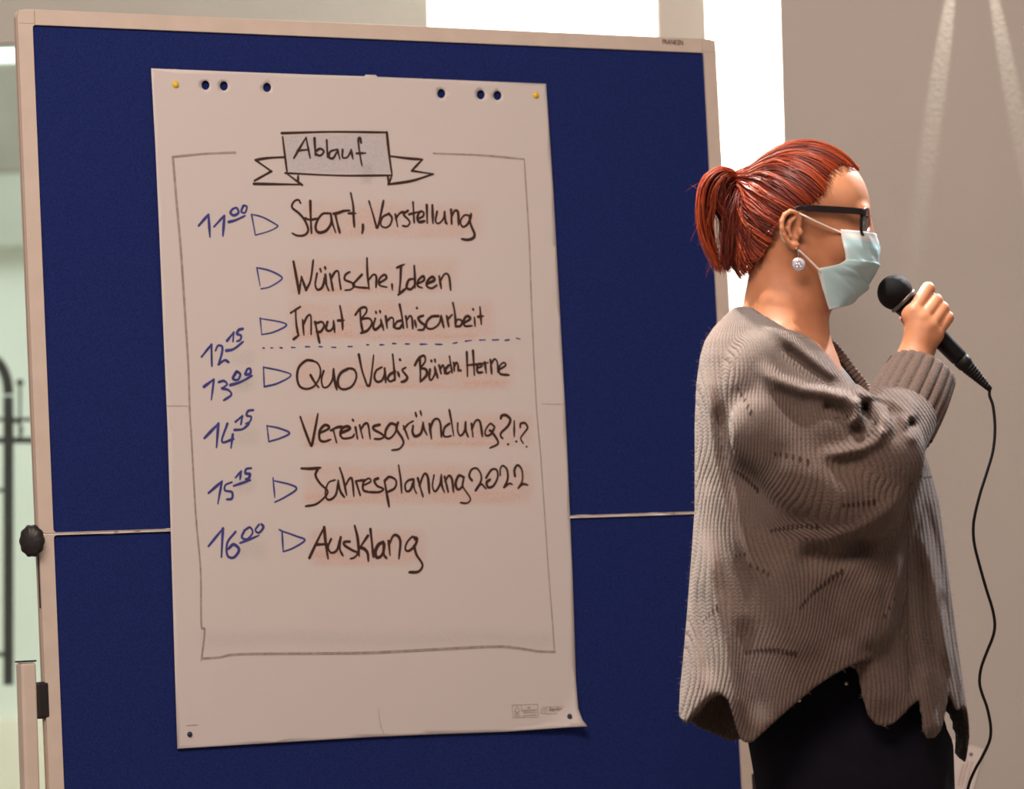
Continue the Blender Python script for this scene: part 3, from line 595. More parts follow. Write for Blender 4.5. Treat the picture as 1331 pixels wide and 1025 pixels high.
# ------------------------------------------------------------------ person: common
E_UP = MC.T @ np.array([0, 0, 1.0])                    # world up seen from person space axes (right, depth, up)
DOWN = np.array([-E_UP[0]/E_UP[2], -E_UP[1]/E_UP[2], 1.0])   # per mm of py
def foot_pt(px, y, zworld):                            # drop from hip height straight down to a world height
    p = np.array([px, y, 950.0])
    w = mm2w(p)[0]; k = (w[2]-zworld)*1000/ (E_UP[2]+E_UP[0]**2/E_UP[2]+E_UP[1]**2/E_UP[2])
    return p+DOWN*k
base_near, base_far = foot_pt(1068, -85, 0), foot_pt(1152, 70, 0)
pr = mm2w((base_near+base_far)/2)[0]; pr[2] = 0
person = empty('person', pr, 'woman with red ponytail, glasses, mask and knitted taupe poncho holding a microphone', 'person')
AR = np.arange

# materials of the person
M_skin = bpy.data.materials.new('skin'); nt, bs = nodes(M_skin)
tc = nt.nodes.new('ShaderNodeTexCoord'); n1 = nt.nodes.new('ShaderNodeTexNoise'); n1.inputs['Scale'].default_value = 28; n1.inputs['Detail'].default_value = 6
n2 = nt.nodes.new('ShaderNodeTexNoise'); n2.inputs['Scale'].default_value = 700; n2.inputs['Detail'].default_value = 3
nt.links.new(tc.outputs['Object'], n1.inputs['Vector']); nt.links.new(tc.outputs['Object'], n2.inputs['Vector'])
cr = nt.nodes.new('ShaderNodeValToRGB'); cr.color_ramp.elements[0].position = .3; cr.color_ramp.elements[0].color = (.45, .180, .084, 1); cr.color_ramp.elements[1].position = .72; cr.color_ramp.elements[1].color = (.56, .250, .130, 1)
nt.links.new(n1.outputs['Fac'], cr.inputs[0]); nt.links.new(cr.outputs[0], bs.inputs['Base Color'])
bp = nt.nodes.new('ShaderNodeBump'); bp.inputs['Strength'].default_value = .15; bp.inputs['Distance'].default_value = .0006; nt.links.new(n2.outputs['Fac'], bp.inputs['Height']); nt.links.new(bp.outputs[0], bs.inputs['Normal'])
bs.inputs['Roughness'].default_value = .5; bs.inputs['Subsurface Weight'].default_value = .15; bs.inputs['Subsurface Radius'].default_value = (1, .3, .15); bs.inputs['Subsurface Scale'].default_value = .006

# ------------------------------------------------------------------ body (head, neck, torso, arms, hand, legs: one surface)
xs = np.concatenate([AR(860, 905, 8.0), AR(905, 1262, 1.8), AR(1262, 1300, 8.0)])
ys = np.concatenate([AR(-330, -96, 9.0), AR(-96, 92, 1.9), AR(92, 330, 9.0)])
zs = np.concatenate([AR(160, 476, 1.8), AR(476, 1960, 11.0)])
FB = Field(xs, ys, zs)
# cranium, face
FB.ell((1049, 0, 262), (77, 73, 71), 1)
FB.ell((1085, 0, 300), (44, 56, 74), 22)
FB.cone((1086, 0, 322), (1084, 0, 366), 43, 29, 22)
FB.cone((1090, 0, 366), (1097, 0, 380), 17, 12, 16)    # chin
for s in (-1, 1):
    FB.cone((1034, 50*s, 330), (1086, 22*s, 378), 14, 14, 16)   # jaw
    FB.ell((1092, 34*s, 318), (26, 20, 22), 14)                 # cheek
    FB.ell((1113, 28*s, 274), (14, 20, 8), 8)                   # brow ridge
    FB.ell((1124, 31*s, 291), (13, 15, 8), 6, sub=True)        # eye socket
    FB.ell((1108, 31*s, 290), (12.5, 13.5, 12.0), 2)            # lids over the eyeball
FB.cone((1121, 0, 283), (1133, 0, 320), 7, 8, 8); FB.ell((1135, 0, 324), (9, 10, 8), 5)
for s in (-1, 1): FB.ell((1129, 9*s, 327), (7, 5, 6), 4)
FB.ell((1121, 0, 350), (8, 20, 6), 5); FB.ell((1119, 0, 358), (8, 17, 5), 4)
FB.op((1095, -30, 345), (1140, 30, 362), lambda F, X, Y, Z: smax(F, -ell(X, Y, Z, (1130, 0, 354), (8, 18, 1.6)), 1.5))
# neck and shoulders
FB.cone((1028, 0, 318), (1022, 0, 402), 52, 51.5, 20); FB.cone((1022, 0, 402), (1014, 0, 450), 51.5, 60, 18)
for s in (-1, 1):
    FB.cone((1005, 20*s, 446), (1000, 128*s, 492), 34, 34, 24)
    FB.cone((1062, 14*s, 430), (1045, 44*s, 340), 6, 8, 10)     # neck tendon
FB.cone((1058, 4, 452), (1030, 130, 470), 5, 5, 8); FB.cone((1058, -4, 452), (1030, -130, 470), 5, 5, 8)
FB.op((870, -300, 390), (1290, 300, 1000), lambda F, X, Y, Z: smin(F, ell(X, Y, Z, (1034, 0, 580), (80, 130, 150)), 35))
FB.op((870, -300, 500), (1290, 300, 1100), lambda F, X, Y, Z: smin(F, ell(X, Y, Z, (1072, 0, 780), (92, 140, 230)), 40))
for s in (-1, 1): FB.ell((1096, 58*s, 600), (46, 50, 54), 24)
# arms: near arm bent up to the microphone, far arm hanging
elb = V(1140, 602, -208); wri = V(1188, 468, -26); sho = (998, -132, 500)
cu0 = V(1169, 546, -94); FB.cone(sho, elb, 36, 30, 16); FB.cone(elb, cu0, 31, 29, 12); FB.cone(cu0, wri, 28, 21, 10)
FB.cone((998, 132, 500), (1030, 185, 740), 36, 32, 20); FB.cone((1030, 185, 740), (1110, 175, 930), 32, 24, 14)
FB.cone((1110, 175, 930), (1128, 170, 985), 24, 24, 12)
for k in range(4): FB.cone((1118+k*9, 170-k*1, 990), (1128+k*8, 165, 1062-abs(k-1.5)*8), 9.5, 7.5, 4)
FB.cone((1138, 160, 955), (1160, 150, 1010), 11, 8, 8)
# legs to the floor
for hip, ft in (((1070, -72, 960), base_near), ((1146, 70, 960), base_far)):
    hip = np.array(hip, float); kn = hip+(ft-hip)*.48+np.array([14, 0, 0]); an = hip+(ft-hip)*.93
    FB.cone(hip, kn, 82, 56, 40); FB.cone(kn, an, 54, 36, 20); FB.cone(an, an+(ft-hip)*.03+np.array([110, 0, 0]), 34, 24, 16)
# hand: a fist round the microphone handle
MA = np.array([1163.0, -2.0, 380.0]); MD = np.array([.700, 0.0, .7141]); MP = np.array([.7141, 0.0, -.700]); MY = np.array([0, 1.0, 0])
def hp(along, perp, y): return MA+MD*along+MP*perp+MY*y
FB.cone(wri, hp(58, -12, -23), 23, 17, 10)
pal = [hp(33, -2, -27), hp(47, 0, -29), hp(61, 0, -28), hp(74, -2, -24)]
for p in pal: FB.cone(wri+np.array([2, 2, -8]), p, 15.5, 11.0, 7)
FB.cone(hp(34, -8, -20), hp(74, -8, -18), 12, 12, 6)
fing = [(30, 34, 7.9), (46, 33, 8.4), (61, 32, 8.2), (76, 29, 7.2)]
for k, (al, pp, r) in enumerate(fing):
    a0 = pal[k]; dn = (0, 2, 4, 6)[k]
    pip = hp(al-dn+(-4 if k == 0 else 0), pp-4.5+(3 if k == 0 else 0), -17+(2 if k == 0 else 0)); dip = hp(al+1-dn, 17, 17); tip = hp(al+3-dn, -2, 26); end = hp(al+4-dn, -13, 20)
    FB.cone(a0, pip, r+1.4, r+1.3, 1.6); 
    FB.op(np.minimum(pip, dip)-16, np.maximum(pip, dip)+16, lambda F, X, Y, Z, p=pip, q=dip, r=r: smin(F, cone(X, Y, Z, p, q, r+1.0, r), 1.2))
    FB.op(np.minimum(dip, end)-16, np.maximum(dip, end)+16, lambda F, X, Y, Z, p=dip, q=tip, e=end, r=r: smin(F, np.minimum(cone(X, Y, Z, p, q, r, r-.8), cone(X, Y, Z, q, e, r-.8, r-1.6)), 1.0))
FB.cone(hp(80, -24, -6), hp(54, -17, 15), 14, 10.5, 10); FB.cone(hp(54, -17, 15), hp(36, -6, 25), 10, 9, 4); FB.cone(hp(36, -6, 25), hp(20, 4, 24), 9, 7.5, 3)
# ears
for s in (-1, 1):
    yb = 70*s
    FB.ell((1024, yb+1*s, 300), (12, 6, 22), 3)
    FB.ell((1025, yb+8*s, 303), (8.5, 7, 13), 2.5, sub=True)
    hel = [(1034, 72, 295), (1034, 75, 286), (1029, 78, 280), (1021, 80, 278.5), (1014, 81, 283), (1010.5, 82, 291), (1010.5, 82, 300), (1013, 81, 309), (1018, 79, 317), (1024, 77, 322)]
    for p, q in zip(hel[:-1], hel[1:]): FB.cone((p[0], p[1]*s, p[2]), (q[0], q[1]*s, q[2]), 3.3, 3.3, 1.6)
    anti = [(1027, 77, 287), (1021, 79, 292), (1019, 79, 301), (1022, 78, 310), (1027, 77, 314)]
    for p, q in zip(anti[:-1], anti[1:]): FB.cone((p[0], p[1]*s, p[2]), (q[0], q[1]*s, q[2]), 2.6, 2.6, 2)
    FB.ell((1027, 76*s, 322), (7, 4.5, 6.5), 3); FB.ell((1035, 74*s, 305), (3.8, 4, 5), 2.5)
# face under the mask stays inside it
v, f = FB.mesh(1)
body = mmobj('body', v, f, M_skin, person)

# ------------------------------------------------------------------ eyes, lashes, brows
M_eye = mat('eye_white', (.78, .74, .70), .15, .6, var=(200, .03)); M_iris = mat('iris', (.12, .14, .12), .15, .6, var=(300, .2)); M_lash = mat('lash_dark', (.02, .012, .01), .7, .2, var=(200, .1))
for s in (-1, 1):
    c = np.array([1110.0, 31*s, 290.0]); g = G(); a = np.linspace(-math.pi/2, math.pi/2, 13)
    g.lathe(c, (1, 0, 0), [(11.6*math.sin(t), max(.05, 11.6*math.cos(t))) for t in a], 24); eye = mk('eye', mm2w(g.v), g.f, M_eye, person)
    g = G(); g.lathe(c, (1, 0, 0), [(10.4, 5.4), (11.3, 4.6), (11.75, 2.0), (11.9, .1)], 20); mk('iris', mm2w(g.v), g.f, M_iris, eye)
    g = G(); L = [(1119-.022*(y-31)**2-.0*y, y*s, 286.5-.012*(y-31)**2*-1) for y in np.linspace(19, 47, 9)]
    g.tube(smooth_curve(L, 3), 1.1, 6)
    for y in np.linspace(21, 47, 12):
        x = 1119-.022*(y-31)**2; g.tube([(x, y*s, 287), (x+4, (y+2)*s, 286), (x+7, (y+4)*s, 282.5)], [.6, .45, .15], 5)
    mk('eyelashes', mm2w(g.v), g.f, M_lash, person)

# ------------------------------------------------------------------ knitted poncho
M_knit = bpy.data.materials.new('taupe_knit'); nt, bs = nodes(M_knit)
def math_(nt, op, a, b=None, clamp=False):
    n = nt.nodes.new('ShaderNodeMath'); n.operation = op; n.use_clamp = clamp
    for i, q in enumerate((a, b)):
        if q is None: continue
        if isinstance(q, (int, float)): n.inputs[i].default_value = q
        else: nt.links.new(q, n.inputs[i])
    return n.outputs[0]
ra = attr(nt, 'rib'); sa = attr(nt, 'row'); tc = nt.nodes.new('ShaderNodeTexCoord')
nz = nt.nodes.new('ShaderNodeTexNoise'); nz.inputs['Scale'].default_value = 60; nz.inputs['Detail'].default_value = 4; nt.links.new(tc.outputs['Object'], nz.inputs['Vector'])
fz = nt.nodes.new('ShaderNodeTexNoise'); fz.inputs['Scale'].default_value = 520; fz.inputs['Detail'].default_value = 4; nt.links.new(tc.outputs['Object'], fz.inputs['Vector'])
ph = math_(nt, 'ADD', ra.outputs['Fac'], math_(nt, 'MULTIPLY', nz.outputs['Fac'], .35))
rib = math_(nt, 'ABSOLUTE', math_(nt, 'SINE', math_(nt, 'MULTIPLY', ph, math.pi)))
rib = math_(nt, 'POWER', rib, .7)
st = math_(nt, 'SINE', math_(nt, 'ADD', math_(nt, 'MULTIPLY', sa.outputs['Fac'], 2*math.pi), math_(nt, 'MULTIPLY', math_(nt, 'PINGPONG', ph, .5), 9)))
h = math_(nt, 'ADD', math_(nt, 'ADD', rib, math_(nt, 'MULTIPLY', st, .08)), math_(nt, 'MULTIPLY', fz.outputs['Fac'], .55))
bp = nt.nodes.new('ShaderNodeBump'); bp.inputs['Strength'].default_value = 1.0; bp.inputs['Distance'].default_value = .0026; nt.links.new(h, bp.inputs['Height']); nt.links.new(bp.outputs[0], bs.inputs['Normal'])
cr = nt.nodes.new('ShaderNodeValToRGB'); cr.color_ramp.elements[0].position = .3; cr.color_ramp.elements[0].color = (.098, .066, .053, 1); cr.color_ramp.elements[1].position = .7; cr.color_ramp.elements[1].color = (.15, .106, .088, 1)
nt.links.new(fz.outputs['Fac'], cr.inputs[0]); nt.links.new(cr.outputs[0], bs.inputs['Base Color'])
bs.inputs['Roughness'].default_value = .95; bs.inputs['Specular IOR Level'].default_value = .1; bs.inputs['Sheen Weight'].default_value = .12; bs.inputs['Sheen Roughness'].default_value = .5

def interp_rows(rows): a = np.array(rows, float); return a[:, 0], a[:, 1:]
def loft(X, Y, Z, rows, n=2.5):
    z, c = interp_rows(rows); q = [np.interp(Z, z, c[:, i]) for i in range(4)]
    a, b = (q[1]-q[0])/2, (q[3]-q[2])/2
    d = ((np.abs(X-(q[0]+q[1])/2)/a)**n+(np.abs(Y-(q[2]+q[3])/2)/b)**n)**(1/n)
    return (d-1)*np.minimum(a, b)
sx = AR(862, 1285, 2.7); sy = AR(-306, 262, 3.2); sz = AR(392, 1006, 2.7)
X, Y, Z = sx[:, None, None].astype(np.float32), sy[None, :, None].astype(np.float32), sz[None, None, :].astype(np.float32)
def w2(poly, y):                                       # photo polyline -> person space (x, py) at depth y
    return [tuple(V(px, py, y)[[0, 2]]) for px, py in poly]
def sec(py, x0, x1, y0, y1, ym=-110):                  # silhouette section given in photo x
    return (py, x0, x1, y0, y1)
T_rows = [(396, 958, 1000, -50, 50), (404, 949, 1012, -62, 62), (412, 940, 1034, -88, 80), (425, 928, 1056, -118, 112), (442, 917, 1072, -146, 140), (462, 911, 1096, -168, 164), (500, 906, 1130, -190, 188), (550, 904, 1172, -204, 205),
          (600, 904, 1200, -214, 212), (660, 904, 1198, -222, 218), (720, 900, 1190, -227, 222), (800, 894, 1182, -229, 228), (860, 889, 1166, -231, 232), (900, 885, 1156, -232, 236), (1010, 880, 1150, -234, 240)]
B_rows = [(560, 960, 1188, -120, 200), (600, 950, 1207, -140, 212), (650, 945, 1220, -160, 216), (700, 940, 1226, -172, 220), (760, 935, 1234, -180, 225), (820, 925, 1242, -186, 228), (870, 918, 1248, -190, 230), (930, 912, 1257, -194, 234), (1010, 908, 1262, -198, 238)]
dT = loft(X, Y, Z, T_rows); dT = np.maximum(dT, 399-Z)
ARM = None
for p, q, r1, r2 in (((1002, -150, 492), V(1086, 560, -200), 60, 52), (V(1086, 560, -200), V(1142, 592, -214), 52, 52), (V(1142, 592, -214), V(1172, 545, -120), 50, 44),
                     (V(1040, 632, -205), V(1118, 640, -216), 42, 52), (V(1000, 560, -190), V(1060, 620, -206), 50, 50), (V(1142, 592, -214), V(1118, 640, -216), 50, 52)):
    c = cone(X, Y, Z, p, q, r1, r2); ARM = c if ARM is None else smin(ARM, c, 16)
FARARM = smin(cone(X, Y, Z, (998, 150, 488), (1035, 195, 740), 62, 66), cone(X, Y, Z, (1035, 195, 740), (1100, 180, 890), 64, 52), 20)
near = sstep(-40, -110, Y)
def fold(poly, width, amp, y):
    P = w2(poly, y); X2, Z2 = X[:, 0, 0][:, None], Z[0, 0][None, :]; L = [math.dist(a, b) for a, b in zip(P[:-1], P[1:])]; tot = sum(L); D = np.full((X2.size, Z2.size), 1e3, np.float32); S = np.zeros_like(D); acc = 0
    for a, b, l in zip(P[:-1], P[1:], L):
        t = np.clip(((X2-a[0])*(b[0]-a[0])+(Z2-a[1])*(b[1]-a[1]))/(l*l+1e-9), 0, 1); c = np.hypot(X2-a[0]-t*(b[0]-a[0]), Z2-a[1]-t*(b[1]-a[1]))
        S = np.where(c < D, (acc+t*l)/tot, S); D = np.minimum(D, c); acc += l
    tp = sstep(-.02, .22, S)*sstep(1.02, .78, S)
    return (amp*tp*np.exp(-(D/width)**2))[:, None, :].astype(np.float32)
dN = smin(dT, ARM, 22); dN = smin(dN, FARARM, 30)
F_ = 0
for poly, w, a in (
    ([(922, 470), (926, 520), (934, 600), (946, 660), (966, 722), (985, 760)], 9, 10), ([(938, 520), (946, 600), (960, 660)], 8, -5), ([(914, 500), (918, 580), (926, 650)], 7, -6),
    ([(921, 690), (930, 770), (944, 826), (954, 890), (966, 960)], 10, 12), ([(910, 760), (918, 830), (930, 900)], 8, -7), ([(966, 800), (976, 880), (990, 940)], 12, -7),
    ([(985, 470), (1008, 494), (1040, 506), (1072, 510), (1096, 517), (1103, 528), (1100, 540)], 9, 17),
    ([(1012, 446), (1050, 478), (1078, 496), (1100, 506)], 8, -11), ([(985, 412), (1020, 436), (1060, 470), (1092, 502)], 6, 5),
    ([(1066, 526), (1080, 533), (1094, 541), (1090, 548)], 8, -11), ([(1098, 562), (1112, 560), (1124, 566), (1104, 572)], 10, -12),
    ([(1060, 590), (1085, 588), (1112, 582), (1134, 570), (1146, 552), (1143, 530)], 7.5, 17),
    ([(1106, 514), (1111, 528), (1109, 542), (1099, 552)], 5.5, 17), ([(1104, 516), (1120, 507), (1145, 508), (1168, 516), (1186, 530), (1192, 550)], 9, 15),
    ([(1116, 522), (1126, 536), (1134, 556)], 7, -15), ([(1155, 528), (1163, 556), (1158, 576)], 7, -6), ([(1188, 545), (1178, 556), (1172, 566)], 5, -7), ([(1172, 535), (1176, 560), (1184, 578)], 6, 5),
    ([(1000, 600), (1060, 615), (1110, 655)], 22, 6), ([(955, 600), (1000, 650), (1060, 690)], 14, -5), ([(1020, 690), (1070, 700), (1110, 690), (1150, 660), (1180, 625)], 9, 5), ([(1030, 722), (1085, 728), (1140, 700)], 14, -12),
    ([(1000, 720), (1030, 790), (1060, 860)], 20, 6), ([(1090, 740), (1080, 800), (1100, 850)], 18, -6), ([(1130, 740), (1140, 800), (1130, 850)], 16, 8), ([(1168, 700), (1164, 780), (1150, 850)], 9, 6), ([(985, 480), (1000, 540), (1020, 590)], 14, 4)):
    F_ = F_+fold(poly, w, a, -215)
dBase = dN; dN = dBase-F_*near; dIn = dBase+6.5+1.35*np.maximum(0, -F_*near)
dB = loft(X, Y, Z, B_rows)
F2 = 0
for poly, w, a in (([(1196, 690), (1212, 760), (1226, 830), (1238, 885)], 10, 9), ([(1205, 640), (1228, 730), (1245, 820), (1252, 900)], 8, -4), ([(1194, 700), (1200, 760), (1212, 840), (1226, 890)], 9, -7), ([(1110, 780), (1128, 860), (1148, 930)], 20, 9), ([(1160, 760), (1178, 850), (1192, 905)], 9, -9), ([(1196, 860), (1205, 905), (1212, 960)], 9, 8)):
    F2 = F2+fold(poly, w, a, -150)
dB = dB-F2*sstep(60, -40, Y)
def cutfn(poly, y):                                    # hem height (py) as a function of x at depth y
    q = np.array(w2(poly, y)); return np.interp(sx, q[:, 0], q[:, 1]).astype(np.float32)[:, None, None]
hemN = cutfn([(870, 916), (888, 914), (900, 909), (920, 905), (938, 905), (948, 912), (955, 935), (962, 960), (968, 966), (977, 966), (992, 952), (1010, 935), (1030, 917), (1060, 892), (1085, 876), (1110, 864), (1130, 858), (1150, 859), (1164, 864), (1200, 866)], -225)
hemF = cutfn([(870, 915), (888, 920), (896, 934), (910, 945), (930, 955), (950, 965), (970, 962), (1000, 935), (1100, 890), (1280, 930)], 200)
hA = hemN+(hemF-hemN)*sstep(-185, -60, Y)
hemB = cutfn([(870, 860), (1100, 862), (1110, 868), (1116, 900), (1124, 926), (1134, 938), (1146, 941), (1158, 937), (1172, 925), (1186, 912), (1193, 908), (1196, 946), (1202, 958), (1214, 958), (1224, 948), (1230, 930), (1236, 905), (1241, 915), (1248, 928), (1258, 925), (1290, 925)], -150)
hemBf = cutfn([(870, 890), (1150, 900), (1225, 925), (1238, 930), (1243, 945), (1246, 984), (1250, 988), (1252, 962), (1257, 935), (1290, 930)], 60)
hB = hemB+(hemBf-hemB)*sstep(-90, 20, Y)
TH = 6.5
sh = np.maximum(np.maximum(dN, -dIn), Z-hA)
shB = np.maximum(np.maximum(dB, -(dB+TH)), np.maximum(Z-hB, 566-Z))
# neckline
cn = np.array([(940, 385), (966, 396), (989, 406), (1012, 422), (1036, 440), (1058, 459), (1080, 478), (1096, 496), (1106, 512), (1118, 540), (1140, 570)]); cn = np.array(w2(cn, -80))
cf = np.array([(940, 385), (975, 396), (1006, 411), (1033, 426), (1064, 438), (1080, 449), (1096, 462), (1114, 484), (1130, 504), (1150, 540)]); cf = np.array(w2(cf, 60))
zn = np.interp(sx, cn[:, 0], cn[:, 1])[:, None, None]; zf = np.interp(sx, cf[:, 0], cf[:, 1])[:, None, None]
tt = np.clip((Y+80)/140, 0, 1); col_z = zn+(zf-zn)*tt
neckcut = np.maximum(np.maximum(Z-col_z, Y-80), 7-ARM).astype(np.float32)
sh = smax(sh, -neckcut, 3)
# wrist opening of the sleeve (the cuff starts here)
ca, cb = V(1167, 548, -92), V(1199, 482, -34)
cd_ = (cb-ca)/np.linalg.norm(cb-ca)
wc = (X-ca[0])*cd_[0]+(Y-ca[1])*cd_[1]+(Z-ca[2])*cd_[2]-4
rad_ = np.sqrt(np.maximum((X-ca[0])**2+(Y-ca[1])**2+(Z-ca[2])**2-(wc+4)**2, 0))
sh = np.maximum(sh, -np.maximum(-wc, rad_-75))
D = np.minimum(sh, shB).astype(np.float32)
v, f = surfnets(D, sx, sy, sz); v = relax(v, f, 2, .5)
# rib direction
arm_d = None
vx, vy, vz = v.T
px_ = (vx-665.5)/(1+vy/4833)+665.5; py_ = (vz-512.5)/(1+vy/4833)+512.5
zr, cT = interp_rows(T_rows); x0_, x1_ = np.interp(vz, zr, cT[:, 0]), np.interp(vz, zr, cT[:, 1])
t_ = (vx-x0_)/(x1_-x0_)
ribN = 54*t_+2.0*np.sin(py_/52+6*t_)+.5*np.sin(py_/24-9*t_)+2.0*np.exp(-((py_-640)/90)**2)*np.sin(6*t_)
d1 = cone(vx, vy, vz, (1002, -150, 492), V(1142, 592, -214), 52, 52); d2 = cone(vx, vy, vz, V(1142, 592, -214), V(1172, 545, -120), 50, 46); d3 = cone(vx, vy, vz, V(1040, 632, -205), V(1118, 640, -216), 46, 52)
da_ = np.minimum(np.minimum(d1, d2), d3)
marm = sstep(26, -22, da_)*sstep(-60, -120, vy)*sstep(735, 690, py_)
ribN = ribN+marm*((py_-560)*.07+.7*np.sin((py_-px_*.5)/30))
isB = sstep(1176, 1184, px_)*sstep(600, 640, py_)*(1-marm)
ribB = (px_-(1205+(py_-640)*.13))/5.0+.6*np.sin(py_/40)
ribv = np.where(isB > .5, ribB, ribN)
rowv = py_/5.0
knit = mmobj('poncho', v, f, M_knit, person, attrs={'rib': ('FLOAT', ribv), 'row': ('FLOAT', rowv)})
# ribbed cuff, real ribs
g = G(); NR, SUB = 21, 8; nn = NR*SUB; prof = np.linspace(0, 1, 15); a_ = cd_
N = np.cross(a_, [0, 1, 0]); N /= np.linalg.norm(N); B = np.cross(a_, N); vv = []; rb = []
def cring(t, inner):
    c = ca+(cb-ca)*t; out = []
    for k in range(nn):
        th = 2*math.pi*k/nn; r = (49-5*t+2.5*math.sin(t*3.1)) - (5.5 if inner else 0)
        r += (0 if inner else 4.2*(abs(math.sin(th*NR/2))**.6)-2.6)
        sh_ = 5*math.cos(th+.5)*t
        out.append(c+N*r*math.cos(th)*1.0+B*r*math.sin(th)*.86+a_*(sh_-6*(1-t)))
    return out
for t in prof: vv += cring(t, False)
vv += [p+a_*2.2 for p in (np.array(cring(1, False))+np.array(cring(1, True)))/2]
for t in prof[::-1]: vv += cring(t, True)
m_ = 2*len(prof)+1
ff = np.array([(i*nn+k, i*nn+(k+1) % nn, (i+1)*nn+(k+1) % nn, (i+1)*nn+k) for i in range(m_-1) for k in range(nn)])
vv = np.array(vv); rr_ = np.full(len(vv), .5); ro_ = np.repeat(np.arange(m_)*1.9, nn)
mmobj('sleeve_cuff', vv, ff, M_knit, knit, attrs={'rib': ('FLOAT', rr_), 'row': ('FLOAT', ro_)})
# rolled far collar
g = G(); cp = smooth_curve([V(1054, 434, 46), V(1066, 440, 44), V(1080, 447, 42), V(1093, 462, 40), V(1108, 482, 34), V(1124, 500, 26), V(1136, 512, 10)], 8)
g.tube(cp, np.interp(np.linspace(0, 1, len(cp)), [0, .12, .5, .8, 1], [2.5, 5.5, 7.0, 6.0, 4]), 16); cv = np.array(g.v)
cf_ = np.array([q for q in g.f if len(q) == 4]); mmobj('collar_roll', cv, cf_, M_knit, knit, attrs={'rib': ('FLOAT', np.repeat(np.arange(len(cp))*.5, 16)), 'row': ('FLOAT', np.zeros(len(cv)))})
# openwork holes in the knit: small dark eyelets set on the surface
from mathutils.bvhtree import BVHTree
bvh = BVHTree.FromPolygons([tuple(p) for p in v], [tuple(q) for q in f])
M_hole = mat('openwork_dark', (.035, .022, .018), .95, .05, var=(300, .2))
def surf(px, py, lift=0):
    c0 = Vector((665.5, -4833.0, 512.5)); d = Vector(V(px, py, 0))-c0; d.normalize()
    h = bvh.ray_cast(c0, d)
    return (np.array(h[0]), np.array(h[1])) if h[0] is not None else (None, None)
rows_h = [((955, 612), (970, 620), (985, 637), 9), ((1003, 690), (1028, 682), (1062, 685), 11), ((1097, 656), (1115, 656), (1136, 652), 7), ((1040, 790), (1058, 765), (1094, 743), 13), ((970, 848), (1000, 841), (1034, 850), 13),
          ((915, 808), (920, 797), (932, 790), 5), ((957, 722), (962, 720), (968, 720), 3), ((975, 735), (990, 740), (999, 746), 4), ((1008, 590), (1024, 590), (1050, 600), 6), ((960, 505), (968, 520), (976, 536), 5), ((1150, 800), (1156, 790), (1162, 778), 3)]
for a, b_, c, n in rows_h:
    g = G()
    for t in np.linspace(0, 1, n):
        q = (1-t)**2*np.array(a)+2*t*(1-t)*np.array(b_)+t*t*np.array(c); p, nn_ = surf(*q)
        if p is None: continue
        if nn_[1] > 0: nn_ = -nn_
        r = 1.5+.9*t if n > 4 else 1.5
        e = np.array([0, 0, 1.0])-nn_*nn_[2]; e /= np.linalg.norm(e); w_ = np.cross(nn_, e); d = np.gradient(np.array([a, b_, c], float), axis=0)[1]
        g.add([p+nn_*.5+e*r*1.9*math.cos(u)+w_*r*.9*math.sin(u) for u in np.linspace(0, 2*math.pi, 10, endpoint=False)]+[p-nn_*1.5], [tuple(range(10))]+[(k, (k+1) % 10, 10) for k in range(10)])
    mk('openwork_row', mm2w(g.v), g.f, M_hole, knit, smooth=False)
knit_v, knit_f = v, f
# grey shirt inside the neckline
M_shirt = mat('grey_cotton', (.24, .225, .235), .9, .1, bump=(400, .3, .001), var=(60, .06))
gx_, gy_, gz_ = AR(920, 1180, 3.6), AR(-190, 190, 4.5), AR(396, 660, 3.6)
X, Y, Z = gx_[:, None, None], gy_[None, :, None], gz_[None, None, :]
d = loft(X, Y, Z, T_rows)+13
zf2 = np.interp(gx_, cf[:, 0], cf[:, 1])[:, None, None]; zn2 = np.interp(gx_, cn[:, 0], cn[:, 1])[:, None, None]
cz = (zn2+(zf2-zn2)*np.clip((Y+80)/140, 0, 1))
zcut = np.maximum(cz+2, 446-(1078-X)*.25)
zcut = np.where(Y > 90, 470, zcut)
d = np.maximum(d, zcut-Z); d = np.maximum(d, Z-640)
v, f = surfnets(d.astype(np.float32), gx_, gy_, gz_); v = relax(v, f, 2)
mmobj('shirt', v, f, M_shirt, person)
# ------------------------------------------------------------------ trousers and shoes
M_jean = mat('dark_navy_denim', (.006, .006, .011), .9, .1, bump=(800, .3, .001), var=(25, .2))
tx, ty, tz = AR(930, 1300, 7.0), AR(-200, 200, 7.0), np.concatenate([AR(800, 1040, 7.0), AR(1040, 1990, 14.0)])
FT = Field(tx, ty, tz)
FT.op((930, -200, 820), (1300, 200, 1150), lambda F, X, Y, Z: smin(F, np.maximum(loft(X, Y, Z, [(820, 985, 1180, -150, 150), (880, 975, 1195, -160, 160), (960, 972, 1236, -165, 165), (1025, 984, 1238, -168, 168), (1160, 996, 1232, -160, 160)]), np.maximum(842-Z, Z-1150)), 10))
for k, (hip, ft, x0_, r) in enumerate((((1072, -74, 968), base_near, 0, 97), ((1150, 72, 968), base_far, 0, 90))):
    hip = np.array(hip, float); kn = hip+(ft-hip)*.48+np.array([12, 0, 0]); an = hip+(ft-hip)*.955
    FT.cone(hip, kn, r, 72, 12); FT.cone(kn, an, 72, 50, 20)
FT.op((930, -200, 1500), (1300, 200, 1990), lambda F, X, Y, Z: np.maximum(F, Z-(base_near+(hip-base_near)*.035)[2]))
v, f = FT.mesh(1); tr_ = mmobj('trousers', v, f, M_jean, person)
M_rivet = mat('pale_metal_rivet', (.75, .66, .5), .3, .5, metal=.8, var=(80, .05))
bv2 = BVHTree.FromPolygons([tuple(p) for p in v], [tuple(q) for q in f])
